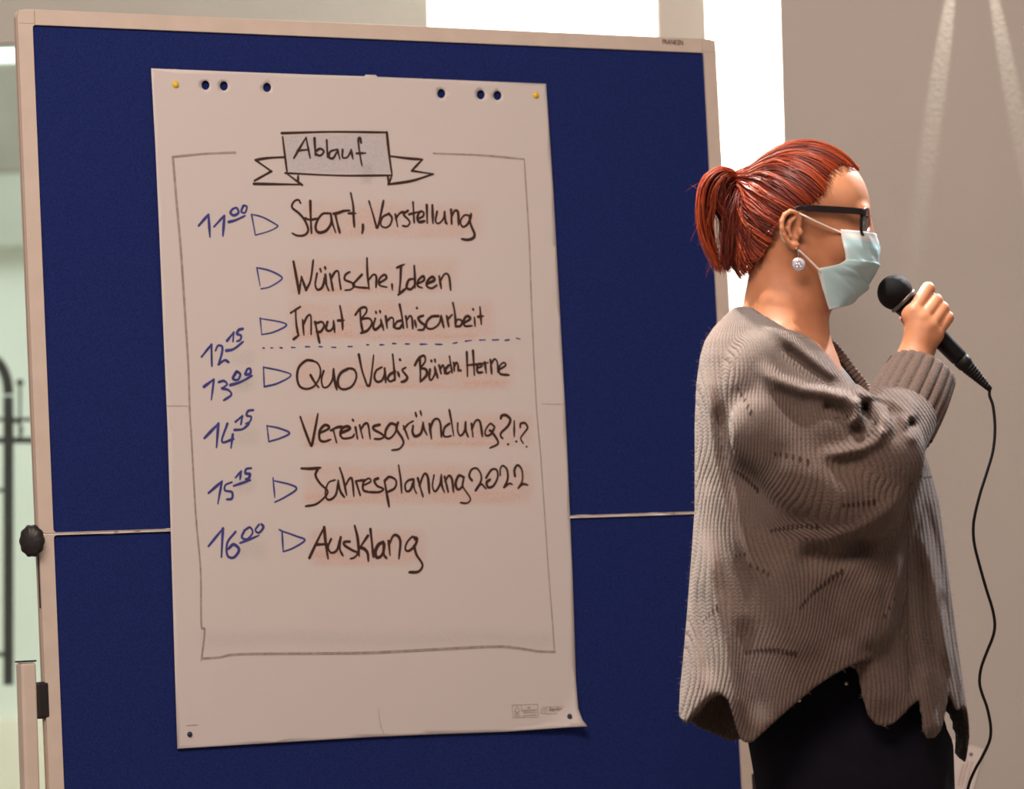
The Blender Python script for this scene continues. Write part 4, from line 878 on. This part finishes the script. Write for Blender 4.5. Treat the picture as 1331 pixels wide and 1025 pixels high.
for px, py in ((1039, 910), (1100, 888)):
    c0 = Vector((665.5, -4833.0, 512.5)); d = Vector(V(px, py, 0))-c0; d.normalize(); h = bv2.ray_cast(c0, d)
    if h[0] is not None:
        g = G(); g.lathe(np.array(h[0]), np.array(h[1]), [(-.5, 2.3), (.5, 2.2), (1.2, 1.2), (1.4, .2)], 12); mk('rivet', mm2w(g.v), g.f, M_rivet, tr_)
M_shoe = mat('black_shoe_leather', (.015, .014, .014), .4, .4, var=(30, .2)); M_sole = mat('dark_rubber_sole', (.03, .028, .026), .8, .2, var=(40, .1))
for bp_ in (base_near, base_far):
    w = mm2w(bp_)[0]; g = G(); n = 24
    def sole(z, s): return [(w[0]+.045+s*(.135*math.cos(t)), w[1]+s*(.042+.008*math.cos(t))*math.sin(t), z) for t in np.linspace(0, 2*math.pi, n, endpoint=False)]
    R_ = [sole(0.002, .98), sole(.022, 1.0)]
    g.add(R_[0]+R_[1], [(k, (k+1) % n, n+(k+1) % n, n+k) for k in range(n)]+[tuple(range(n-1, -1, -1)), tuple(range(n, 2*n))]); s_ = G()
    rings = [sole(.022, .97), sole(.045, .96)]
    for z, a in ((.062, .80), (.085, .55), (.11, .42)): rings.append([(x-(1-a)*.06, y, z) for x, y, _ in sole(z, a)])
    s_.add([p for r in rings for p in r], [(i*n+k, i*n+(k+1) % n, (i+1)*n+(k+1) % n, (i+1)*n+k) for i in range(len(rings)-1) for k in range(n)]+[tuple(range(4*n, 5*n))])
    sh_ = s_.mk('shoe', M_shoe, person); g.mk('sole', M_sole, sh_)

# ------------------------------------------------------------------ hair
M_hair = bpy.data.materials.new('red_hair'); nt, bs = nodes(M_hair)
a = attr(nt, 'strand'); cr = nt.nodes.new('ShaderNodeValToRGB'); e = cr.color_ramp.elements
e[0].position = 0; e[0].color = (.05, .010, .010, 1); e[1].position = 1; e[1].color = (.66, .14, .024, 1); q = e.new(.45); q.color = (.21, .028, .010, 1); q = e.new(.8); q.color = (.44, .070, .014, 1)
nt.links.new(a.outputs['Fac'], cr.inputs[0]); nt.links.new(cr.outputs[0], bs.inputs['Base Color'])
bs.inputs['Roughness'].default_value = .42; bs.inputs['Specular IOR Level'].default_value = .3
HC = np.array([1046.0, 0.0, 268.0]); TIE = np.array([963.0, 0.0, 236.0])
hair_poly = [(1118, 170), (1120, 222), (1108, 219), (1096, 217), (1084, 220), (1074, 230), (1069, 245), (1064, 258), (1052, 269), (1038, 274), (1024, 275), (1012, 281), (1006, 292), (1002, 306), (996, 322), (988, 336), (980, 342), (940, 345), (940, 170)]
def cap_sdf(X, Y, Z):
    d = smin(ell(X, Y, Z, (1048, 0, 261), (80, 77, 75)), cone(X, Y, Z, (1000, 0, 250), (966, 0, 237), 44, 15), 26)
    d = smin(d, cone(X, Y, Z, (1012, 0, 290), (1004, 0, 330), 60, 52), 18)
    return d
hx, hy, hz_ = AR(945, 1135, 2.0), AR(-94, 95, 2.2), AR(176, 352, 2.0)
X, Y, Z = hx[:, None, None], hy[None, :, None], hz_[None, None, :]
p2 = poly2(hx[:, None], hz_[None, :], hair_poly)[:, None, :]
d = smax(cap_sdf(X, Y, Z)+1.0, p2+0*Y, 7)
v, f = surfnets(d.astype(np.float32), hx, hy, hz_); v = relax(v, f, 2)
hair = mmobj('hair', v, f, M_hair, person, attrs={'strand': ('FLOAT', np.full(len(v), .22))})
def cap_rad(dirs):
    lo = np.full(len(dirs), 10.0); hi = np.full(len(dirs), 150.0)
    for _ in range(22):
        mid = (lo+hi)/2; p = HC+dirs*mid[:, None]; ins = cap_sdf(p[:, 0], p[:, 1], p[:, 2]) < 0
        lo = np.where(ins, mid, lo); hi = np.where(ins, hi, mid)
    return lo
class Strands:
    def __init__(s): s.v = []; s.f = []; s.a = []; s.n = 0
    def add(s, P, r0, r1, val):
        P = np.asarray(P); m_ = len(P); T = np.gradient(P, axis=0); T /= np.linalg.norm(T, axis=1)[:, None]+1e-9
        ref = np.array([.2, -1.0, .1]); N = np.cross(T, ref); N /= np.linalg.norm(N, axis=1)[:, None]+1e-9; B = np.cross(T, N)
        r = (r0+(r1-r0)*np.linspace(0, 1, m_)**2)[:, None]; vv = np.concatenate([P+N*r, P+(-.5*N+.87*B)*r, P+(-.5*N-.87*B)*r], 1).reshape(-1, 3)
        i = np.arange(m_-1)[:, None]*3+s.n; q = [np.concatenate([i+k, i+(k+1) % 3, i+3+(k+1) % 3, i+3+k], 1) for k in range(3)]
        s.v.append(vv); s.f.append(np.vstack(q)); s.a.append(np.full(len(vv), val)); s.n += len(vv)
    def mk(s, name, parent):
        return mmobj(name, np.vstack(s.v), np.vstack(s.f), M_hair, parent, attrs={'strand': ('FLOAT', np.concatenate(s.a))})
# combed strands from the hairline back to the tie
line = np.array([(1116, 0, 219), (1113, 14, 220), (1106, 28, 219), (1096, 42, 217), (1084, 54, 220), (1074, 62, 230), (1069, 68, 245), (1063, 72, 258), (1052, 75, 268), (1038, 76, 273), (1024, 76, 275), (1012, 74, 282), (1006, 71, 294), (1001, 66, 308), (994, 58, 322), (987, 44, 335), (981, 24, 341), (978, 0, 342)], float)
lp = smooth_curve(line, 8)
S1 = Strands(); td = TIE-HC; tr_len = np.linalg.norm(td); td = td/tr_len
NS = 2100
for k in range(NS):
    u = rng.random(); i = u*(len(lp)-1); i0 = int(i); p = lp[i0]+(lp[min(i0+1, len(lp)-1)]-lp[i0])*(i-i0)
    p = p.copy(); p[1] *= rng.choice((-1, 1), p=(.35, .65)) ; p += rng.normal(0, 1.2, 3)
    d0 = (p-HC)/np.linalg.norm(p-HC); t0 = rng.random()*.55 if rng.random() < .65 else 0
    om = math.acos(np.clip(d0@td, -1, 1)); t = np.linspace(t0, .985, 20)[:, None]
    dd = (np.sin((1-t)*om)*d0+np.sin(t*om)*td)/math.sin(om)
    # comb lines arch upward over the head before they fall to the tie
    up = .34*np.sin(t*math.pi)*max(0, 1-abs(p[2]-250)/60)*(1 if p[0] > 1030 else .3)
    dd = dd+np.array([0, 0, -1.0])*up; dd /= np.linalg.norm(dd, axis=1)[:, None]
    lat = np.cross(d0, td); lat /= np.linalg.norm(lat); dd = dd+lat*(.020*np.sin(t*9+u*70)+.012*np.sin(t*17+u*160))*np.sin(t*math.pi); dd /= np.linalg.norm(dd, axis=1)[:, None]
    lock = math.sin(u*55)+.6*math.sin(u*131+1)+.5*math.sin(u*23)
    R = cap_rad(dd)+.6+1.8*np.maximum(0, lock)*np.sin(t[:, 0]*math.pi)+rng.normal(0, .5)+1.5*np.sin(t[:, 0]*math.pi)*rng.random()
    P = HC+dd*R[:, None]
    val = np.clip(.44+.17*lock+rng.normal(0, .16), 0, 1)
    S1.add(P, .62, .5, val)
# flyaway wisps round temple, nape and crown
for k in range(70):
    p = lp[int(rng.random()*len(lp))].copy(); p[1] *= rng.choice((-1, 1), p=(.3, .7)); n = (p-HC)/np.linalg.norm(p-HC)
    d1 = np.array([-.6, 0, .5 if p[0] < 1030 else -.1])+rng.normal(0, .45, 3); L = 8+22*rng.random()
    P = [p+n*3+d1*L*t+n*5*t*(1-t)+np.array([0, 0, 6*t*t]) for t in np.linspace(0, 1, 8)]
    S1.add(P, .30, .10, rng.uniform(.4, 1))
for k in range(60):                                    # fine hairs standing off the crown
    d0 = np.array([rng.uniform(-.8, .75), rng.uniform(-.5, .3), -1.0]); d0 /= np.linalg.norm(d0); r = cap_rad(d0[None])[0]; t = np.linspace(0, 1, 9)[:, None]
    s_ = HC+d0*(r+1); P = s_+np.array([-1, rng.normal(0, .2), .18])*t*(14+22*rng.random())+d0*(1.5+5*rng.random())*np.sin(t*math.pi)
    S1.add(P, .24, .1, rng.uniform(.6, 1))
S1.mk('combed_strands', hair)
# ponytail
S2 = Strands()
guides = [  # (path, weight, depth spread, thickness spread, tone: lower, inner locks painted darker for shade)
    ([(963, 0, 236), (950, 0, 224), (934, 0, 224), (919, 0, 236), (912, 0, 258), (912, 0, 285), (918, 0, 312), (930, 0, 340), (938, 0, 357)], 420, 20, 5.5, .60),
    ([(963, 0, 237), (950, 0, 229), (936, 0, 233), (927, 0, 250), (925, 0, 268), (921, 0, 290), (925, 0, 318), (938, 0, 352)], 330, 20, 5.0, .42),
    ([(961, 0, 236), (946, 0, 236), (935, 0, 248), (934, 0, 266), (944, 0, 284), (946, 0, 310), (945, 0, 340), (948, 0, 355)], 420, 20, 6, .28),
    ([(963, 0, 236), (951, 0, 231), (942, 0, 235), (939, 0, 248), (941, 0, 268), (946, 0, 292)], 260, 16, 4, .3),
    ([(964, 0, 237), (956, 0, 237), (948.5, 0, 244), (946, 0, 258), (947, 0, 280), (949, 0, 300)], 300, 16, 3.5, .26),
    ([(963, 0, 240), (957, 0, 256), (953, 0, 278), (950, 0, 305), (948, 0, 330), (944, 0, 352)], 520, 24, 9, .22),
    ([(966, 0, 240), (968, 0, 262), (966, 0, 290), (964, 0, 318), (963, 0, 338), (967, 0, 352)], 520, 26, 10, .18),
    ([(972, 0, 244), (980, 0, 268), (982, 0, 300), (980, 0, 325), (978, 0, 345), (974, 0, 362)], 200, 26, 7, .2)]
for path, n, ys_, tk, c0 in guides:
    Q = smooth_curve(path, 4); m_ = len(Q); t = np.linspace(0, 1, m_)
    for k in range(n):
        a1, b1 = rng.normal(0, .55), rng.normal(0, .55); w = np.minimum(1, .25+t*2.2)
        P = Q.copy(); P[:, 1] += ys_*a1*w; P[:, 0] += tk*b1*w+2.0*np.sin(t*7+k)*t; P[:, 2] += tk*.5*rng.normal()*w
        e = int(m_*(1-.16*rng.random()**1.5-.13*(.5+.5*math.sin(a1*5+b1*4)))); P = P[:max(e, 8)]
        S2.add(P, .62, .25, np.clip(c0+rng.normal(0, .17), 0, 1))
for k in range(46):                                    # loose ends
    Q = smooth_curve(guides[k % 5][0], 4); s_ = Q[int(len(Q)*rng.uniform(.35, .95))]; dr = np.array([-1+.7*rng.normal(), rng.normal(0, .5), .9*rng.normal()+.5]); L = 5+13*rng.random(); t = np.linspace(0, 1, 9)[:, None]
    S2.add(s_+dr*L*t+np.array([0, 0, 8])*t*t, .18, .08, rng.uniform(.3, 1))
S2.mk('ponytail', hair)
# loose wool fibres standing off the knit
FZ = Strands(); nf = np.cross(knit_v[knit_f[:, 1]]-knit_v[knit_f[:, 0]], knit_v[knit_f[:, 2]]-knit_v[knit_f[:, 0]]); nf /= np.linalg.norm(nf, axis=1)[:, None]+1e-9
if fix_orient(mm2w(knit_v)-mm2w(knit_v).mean(0), knit_f)[0, 0] == knit_f[0, 0]: nf = -nf
for i in rng.choice(len(knit_f), 5200, replace=False):
    p = knit_v[knit_f[i]].mean(0); n = nf[i]; t = np.linspace(0, 1, 4)[:, None]; L = 2.0+4.5*rng.random()**2
    FZ.add(p+n*L*t+rng.normal(0, 1.6, 3)*t*t, .16, .06, .5)
fo = mmobj('wool_fuzz', np.vstack(FZ.v), np.vstack(FZ.f), mat('wool_fibre', (.30, .24, .20), .9, .1, var=(300, .2)), knit); fo['kind'] = 'stuff'
M_tie = mat('black_hair_tie', (.02, .015, .015), .7, .2, var=(200, .2))
g = G(); c = np.array([962, 0, 236.5]); ax = np.array([-.8, 0, -.35]); ax /= np.linalg.norm(ax); N = np.cross(ax, [0, 1, 0])
g.tube([c+N*9*math.cos(t)+np.array([0, 11, 0])*math.sin(t) for t in np.linspace(0, 2*math.pi, 28)], 2.2, 8, cap=False); mk('hair_tie', mm2w(g.v), g.f, M_tie, hair)
# brows
M_brow = mat('auburn_brow', (.16, .05, .02), .6, .3, var=(200, .2))
for s in (-1, 1):
    g = G()
    for k in range(34):
        u = k/33; y = 16+34*u; x = 1126-.010*(y-10)**2; z = 277-2*math.sin(u*2.2)
        g.tube([(x, y*s, z+1.5), (x-.5, (y+4)*s, z-.5), (x-2, (y+7)*s, z-.8)], [.7, .6, .2], 5)
    mk('eyebrow', mm2w(g.v), g.f, M_brow, hair)

# ------------------------------------------------------------------ glasses
M_spec = mat('dark_tortoise_acetate', (.010, .006, .007), .25, .4, var=(60, .4))
M_lens = bpy.data.materials.new('spectacle_lens'); M_lens.use_nodes = True; nt = M_lens.node_tree; nt.nodes.clear()
out = nt.nodes.new('ShaderNodeOutputMaterial'); mx = nt.nodes.new('ShaderNodeMixShader'); tr = nt.nodes.new('ShaderNodeBsdfTransparent'); gl = nt.nodes.new('ShaderNodeBsdfGlossy'); fr = nt.nodes.new('ShaderNodeFresnel')
gl.inputs['Roughness'].default_value = .04; gl.inputs[0].default_value = (.9, .86, 1, 1); fr.inputs[0].default_value = 1.75; tr.inputs[0].default_value = (.96, .95, .97, 1)
nt.links.new(fr.outputs[0], mx.inputs[0]); nt.links.new(tr.outputs[0], mx.inputs[1]); nt.links.new(gl.outputs[0], mx.inputs[2]); nt.links.new(mx.outputs[0], out.inputs[0])
specs = empty('eyeglasses', mm2w((1120, 0, 285))[0]); specs.parent = person; ORG[specs.name] = np.array(person.location); specs.location = (0, 0, 0)
def lens_pt(s, th, k, dx=0):                           # rounded rectangle, wrapped back at the temple side
    cy, hw, hh = 35, 27, 17.5; n = 4.0; c, w = math.cos(th), math.sin(th)
    y = cy+hw*k*np.sign(c)*abs(c)**(2/n); z = 291+hh*k*np.sign(w)*abs(w)**(2/n); x = 1127-.0042*(y-6)**2+(291-z)*.06+dx
    return (x, s*y, z)
for s in (-1, 1):
    g = G(); g.tube([lens_pt(s, t, 1) for t in np.linspace(0, 2*math.pi, 49)], 2.1, 10, cap=False); mk('rim', mm2w(g.v), g.f, M_spec, specs)
    g = G(); th = np.linspace(0, 2*math.pi, 40, endpoint=False); vv = [lens_pt(s, 0, 0, 1.2)]
    for k in (.5, .97): vv += [lens_pt(s, t, k, 1.2*(1-k)) for t in th]
    ff = [(0, 1+i, 1+(i+1) % 40) for i in range(40)]+[(1+i, 41+i, 41+(i+1) % 40, 1+(i+1) % 40) for i in range(40)]
    mk('lens', mm2w(vv), ff, M_lens, specs)
    tp = smooth_curve([(1117.5, 62*s, 279), (1112, 67*s, 278), (1095, 71*s, 276.8), (1070, 75*s, 275.5), (1045, 78*s, 274.5), (1030, 79*s, 275), (1018, 76*s, 284), (1012, 72*s, 300)], 6)
    v = []; f = []
    for i, p in enumerate(tp):
        h = 4.3 if i < 26 else 3.2; wd = 1.7
        v += [(p[0], p[1]-wd, p[2]-h), (p[0], p[1]+wd, p[2]-h), (p[0], p[1]+wd, p[2]+h), (p[0], p[1]-wd, p[2]+h)]
    for i in range(len(tp)-1): f += [(4*i+k, 4*i+(k+1) % 4, 4*i+4+(k+1) % 4, 4*i+4+k) for k in range(4)]
    f += [(0, 1, 2, 3), (4*len(tp)-1, 4*len(tp)-2, 4*len(tp)-3, 4*len(tp)-4)]
    bevel(mk('temple', mm2w(v), f, M_spec, specs, smooth=False), .0008, 2)
    g = G(); g.box((1112, min(s*59, s*67), 275.5), (1119.5, max(s*59, s*67), 283)); bevel(mk('hinge_block', mm2w(g.v), g.f, M_spec, specs, smooth=False), .001, 2)
g = G(); g.tube(smooth_curve([(1127, -8.5, 284), (1131, 0, 281), (1127, 8.5, 284)], 5), 2.0, 8); mk('bridge', mm2w(g.v), g.f, M_spec, specs)

# ------------------------------------------------------------------ face mask
M_mask = bpy.data.materials.new('pale_blue_mask_fleece'); nt, bs = nodes(M_mask)
a = attr(nt, 'band'); mx = nt.nodes.new('ShaderNodeMix'); mx.data_type = 'RGBA'; mx.inputs[6].default_value = (.40, .585, .61, 1); mx.inputs[7].default_value = (.66, .66, .64, 1); nt.links.new(a.outputs['Fac'], mx.inputs[0]); nt.links.new(mx.outputs[2], bs.inputs['Base Color'])
tc = nt.nodes.new('ShaderNodeTexCoord'); n = nt.nodes.new('ShaderNodeTexNoise'); n.inputs['Scale'].default_value = 900; nt.links.new(tc.outputs['Object'], n.inputs['Vector']); bp = nt.nodes.new('ShaderNodeBump'); bp.inputs['Strength'].default_value = .25; bp.inputs['Distance'].default_value = .0006; nt.links.new(n.outputs['Fac'], bp.inputs['Height']); nt.links.new(bp.outputs[0], bs.inputs['Normal'])
bs.inputs['Roughness'].default_value = .8; bs.inputs['Specular IOR Level'].default_value = .15
ev = np.array([0, .14, .28, .40, .46, .54, .62, .8, 1]); E_p = np.array([(1087, 301), (1089, 314), (1092, 329), (1093.5, 340), (1086, 345), (1071, 348.5), (1057, 351), (1064, 377), (1074, 403.5)])
E_y = np.array([-63, -64, -65, -66, -67, -67, -66, -58, -48])
fv = np.array([0, .2, .42, .54, .66, .84, 1]); F_p = np.array([(1139, 305), (1143, 326), (1141.5, 343), (1134, 361), (1126, 376), (1114, 388.5), (1103, 396)])
NV, NU = 90, 61; vv = []; band = []
for i in range(NV):
    v_ = i/(NV-1); e = np.array([np.interp(v_, ev, E_p[:, k]) for k in (0, 1)]); fr_ = np.array([np.interp(v_, fv, F_p[:, k]) for k in (0, 1)]); ey = np.interp(v_, ev, E_y)
    for j in range(NU):
        s = -1+2*j/(NU-1); a_s = abs(s)
        fx = (1-a_s**1.75); zz = (1-a_s**1.5)
        x = e[0]+(fr_[0]-e[0])*fx; z = e[1]+(fr_[1]-e[1])*zz; y = ey*(-1 if s > 0 else 1)*abs(math.sin(a_s*math.pi/2))**.92
        y = abs(y)*(1 if s > 0 else -1)
        o_ = 0
        for pn_, pf_ in ((.40, .43), (.47, .66), (.52, .93)):   # pleats fan from the side seam to the front
            dv = v_-(pn_+(pf_-pn_)*(1-a_s)**.8)
            if 0 <= dv < .12: o_ += 2.9*(1-dv/.12)*min(1, (1.05-a_s)*3.0)
            elif -.012 < dv < 0: o_ += 2.9*(1+dv/.012)*min(1, (1.05-a_s)*3.0)
        o_ += .6*math.sin(9*s+14*v_)+.5*math.sin(17*s-23*v_)
        nx, ny = (.75*fx+.25), math.copysign(a_s, s); l = math.hypot(nx, ny); x += o_*nx/l*.8; y += o_*ny/l*.8
        bnd = 1.0 if v_ < .115 and not (.028 < v_ < .038 or .094 < v_ < .102) else 0.0
        if a_s > .955: bnd = max(bnd, .55)
        if v_ > .97: bnd = max(bnd, .4)
        vv.append((x, y, z)); band.append(bnd)
ff = np.array([(i*NU+j, i*NU+j+1, (i+1)*NU+j+1, (i+1)*NU+j) for i in range(NV-1) for j in range(NU-1)])
mask = mmobj('face_mask', np.array(vv), ff, M_mask, person, attrs={'band': ('FLOAT', band)})
sd = mask.modifiers.new('thickness', 'SOLIDIFY'); sd.thickness = .0012; sd.offset = 0
M_loop = mat('white_elastic', (.80, .72, .64), .8, .2, var=(200, .05))
for s in (-1, 1):
    g = G(); g.tube(smooth_curve([(1090, 61*s, 306), (1075, 68*s, 300), (1055, 75*s, 291.5), (1037, 79*s, 283), (1028, 76*s, 279), (1016, 73*s, 285), (1009.5, 72*s, 298), (1013, 72*s, 314), (1023, 73*s, 323), (1033, 75*s, 328.5), (1046, 70*s, 340), (1058, 67*s, 351.5), (1061, 65.5*s, 355)], 5), 1.35, 8); mk('ear_loop', mm2w(g.v), g.f, M_loop, mask)
# earring
M_silver = mat('pearl_silver_disc', (.62, .60, .72), .25, .6, metal=.35, var=(160, .25)); M_hook = mat('silver_wire', (.7, .68, .66), .25, .5, metal=.9, var=(100, .05))
for s in (-1, 1):
    ear = empty('earring', mm2w((1032, 78*s, 346))[0]); ear.parent = person; ORG[ear.name] = np.array(person.location); ear.location = (0, 0, 0)
    g = G(); g.lathe((1032, 77.5*s-1.2, 346), (0, 1, 0), [(0, 7.2), (.4, 8), (1.6, 8), (2.4, 7.2)], 32); d_ = mk('disc', mm2w(g.v), g.f, M_silver, ear)
    g = G()
    g.tube([(1032+8*math.cos(t), 77.5*s, 346+8*math.sin(t)) for t in np.linspace(0, 2*math.pi, 33)], .9, 8, cap=False)
    for k in range(3): t = 2.1*k+.5; g.tube([(1032+2.6*math.cos(t)+2.2*math.cos(u), 77.5*s+s*1.4, 346+2.6*math.sin(t)+2.2*math.sin(u)) for u in np.linspace(0, 2*math.pi, 13)], .6, 6, cap=False)
    mk('relief', mm2w(g.v), g.f, M_hook, d_)
    g = G(); g.tube(smooth_curve([(1032, 77.5*s, 338), (1031.5, 79*s, 331), (1029, 80*s, 325.5), (1027.5, 77*s, 324)], 5), .7, 6); mk('hook', mm2w(g.v), g.f, M_hook, ear)

# ------------------------------------------------------------------ microphone and cable
M_mic = mat('matt_black_metal', (.005, .0045, .005), .42, .25, var=(40, .2)); M_grille = mat('black_steel_mesh', (.004, .0038, .004), .65, .12, metal=.0, bump=(1500, .8, .0008), var=(600, .5)); M_ring = mat('worn_grey_ring', (.10, .095, .09), .35, .5, metal=.6, var=(60, .3)); M_rubber = mat('black_rubber', (.006, .0055, .006), .6, .2, var=(50, .2))
MDv = MD/np.linalg.norm(MD); M0 = MA
mic = empty('microphone', mm2w(M0+MDv*60)[0], 'black handheld microphone held in the woman\'s fist at her mask', 'microphone')
a = np.linspace(-1.35, 1.0, 22)
g = G(); prof = [(-22.5*math.cos(t) if False else 23*math.sin(q), max(.3, 23*math.cos(q))) for q in np.linspace(-math.pi/2, .75, 24)]
prof += [(19, 17.6), (22, 17.2)]
g.lathe(M0, MDv, prof, 48); gr = mk('grille', mm2w(g.v), g.f, M_grille, mic)
g = G(); g.lathe(M0, MDv, [(13.2, 19.8), (13.6, 20.5), (17.6, 19.9), (18, 19)], 48); mk('grille_ring', mm2w(g.v), g.f, M_ring, gr)
g = G(); g.lathe(M0, MDv, [(21, 16), (21.5, 17.4), (30, 16.4), (60, 14.2), (98, 12.0), (117, 11.6), (120, 11), (120.5, 6)], 40); mk('handle', mm2w(g.v), g.f, M_mic, mic)
P0 = M0+MDv*117; cab_px = [(1280, 503), (1286, 514), (1290.5, 528), (1293, 555), (1290.5, 585), (1282, 615), (1274, 640), (1267.5, 666), (1264.8, 685), (1266.5, 708), (1274, 738), (1282, 766), (1290, 792), (1292.8, 812), (1290, 828), (1282, 848), (1275, 868), (1273, 886), (1276, 900), (1283, 920), (1287.5, 944), (1286, 962), (1277, 982), (1267, 1000), (1259.5, 1018), (1257, 1035)]
root = P0+MDv*1.0
cable = empty('microphone_cable', (mm2w((1250, 30, 1900))[0])*np.array([1, 1, 0]), 'thin black cable hanging from the microphone in front of the bare wall', 'cable')
g = G(); g.lathe(M0+MDv*120.8, MDv, [(0, 9.5), (.5, 11.2), (10, 10.8), (12, 9.6), (26, 7.6), (45, 5.0), (56, 3.6), (57, 2.4)], 32); plug = mk('plug', mm2w(g.v), g.f, M_rubber, cable)
g = G()
for k in range(9): g.lathe(M0+MDv*(136+4.2*k), MDv, [(0, 8.9-.62*k), (.6, 9.7-.62*k), (1.8, 9.7-.62*k), (2.4, 8.9-.62*k)], 24)
mk('strain_relief', mm2w(g.v), g.f, M_rubber, plug)
end = M0+MDv*176
path = [np.array([end[0], end[1], end[2]])]+[np.array([x, -2, y]) for x, y in cab_px[1:]]
tail = [(1256, -2, 1080), (1262, 0, 1200), (1258, 6, 1400), (1262, 20, 1640)]
pts = [*path, *[np.array(t, float) for t in tail]]
w = mm2w(smooth_curve(pts, 6)); fl = mm2w((1262, 30, 1800))[0]; fx_, fy_ = fl[0], fl[1]
floor_pts = [np.array([fx_, fy_, .10]), np.array([fx_+.01, fy_+.03, .02]), np.array([fx_+.06, fy_+.12, .0035]), np.array([fx_+.2, fy_+.3, .0035]), np.array([fx_+.5, fy_+.25, .0035]), np.array([fx_+.9, fy_+.5, .0035])]
w = np.vstack([w, smooth_curve([w[-1], *floor_pts], 6)[1:]])
g = G(); g.tube(w, .0020, 10); g.mk('wire', M_rubber, cable)

# ------------------------------------------------------------------ notice on the right hand wall
M_note = mat('white_note_paper', (.78, .72, .68), .85, .2, var=(60, .03)); M_rtxt = mat('reddish_print', (.40, .13, .09), .8, .1, var=(60, .1))
yw = 6.598
def wp(px, py, dy=0): return at(px, py, yw-dy)
nt_ = empty('notice', wp(1255, 1015), 'small white notice pinned askew low on the bare wall behind the cable', 'notice')
c0, c1 = np.array([1236, 960.5]), np.array([1279, 973]); dn = np.array([-13.5, 52.0]); dn = dn/np.linalg.norm(dn)*105
g = G(); P = [c0, c1, c1+dn, c0+dn]; vv = [wp(*p, .0015) for p in P]+[wp(*p, .0005) for p in P]
g.add(vv, [(3, 2, 1, 0), (4, 5, 6, 7), (0, 1, 5, 4), (1, 2, 6, 5), (2, 3, 7, 6), (3, 0, 4, 7)]); g.mk('paper', M_note, nt_, smooth=False)
u_ = dn/np.linalg.norm(dn); wv = np.array([-u_[1], u_[0]])*-1
g = G()
for off, l0, l1 in ((0, 6, 40), (5.5, 4, 46), (-4.5, 10, 36)):
    b0 = np.array([1259.5, 984.5])+wv*off; L = l0
    while L < l1:
        e = L+2.2+(L*7 % 3); q = [b0+u_*L, b0+u_*e]; g.add([wp(*(q[0]-wv*.55), .0019), wp(*(q[0]+wv*.55), .0019), wp(*(q[1]+wv*.55), .0019), wp(*(q[1]-wv*.55), .0019)], [(0, 1, 2, 3)]); L = e+1.1
g.mk('printed_lines', M_rtxt, nt_, smooth=False)
pn = empty('push_pin', wp(1262, 980), 'dark pin near the top of the small notice on the wall', 'pin')
g = G(); g.lathe(wp(1262, 980, .0016), (0, -1, 0), [(0, .0012), (.0004, .0030), (.0014, .0030), (.003, .002), (.0034, .0005)], 16); g.mk('pin_head', M_navy, pn)
g = G(); g.tube([wp(1262, 980, .0016), wp(1262, 980, -.006)], .0005, 6); g.mk('needle', M_frame, pn)
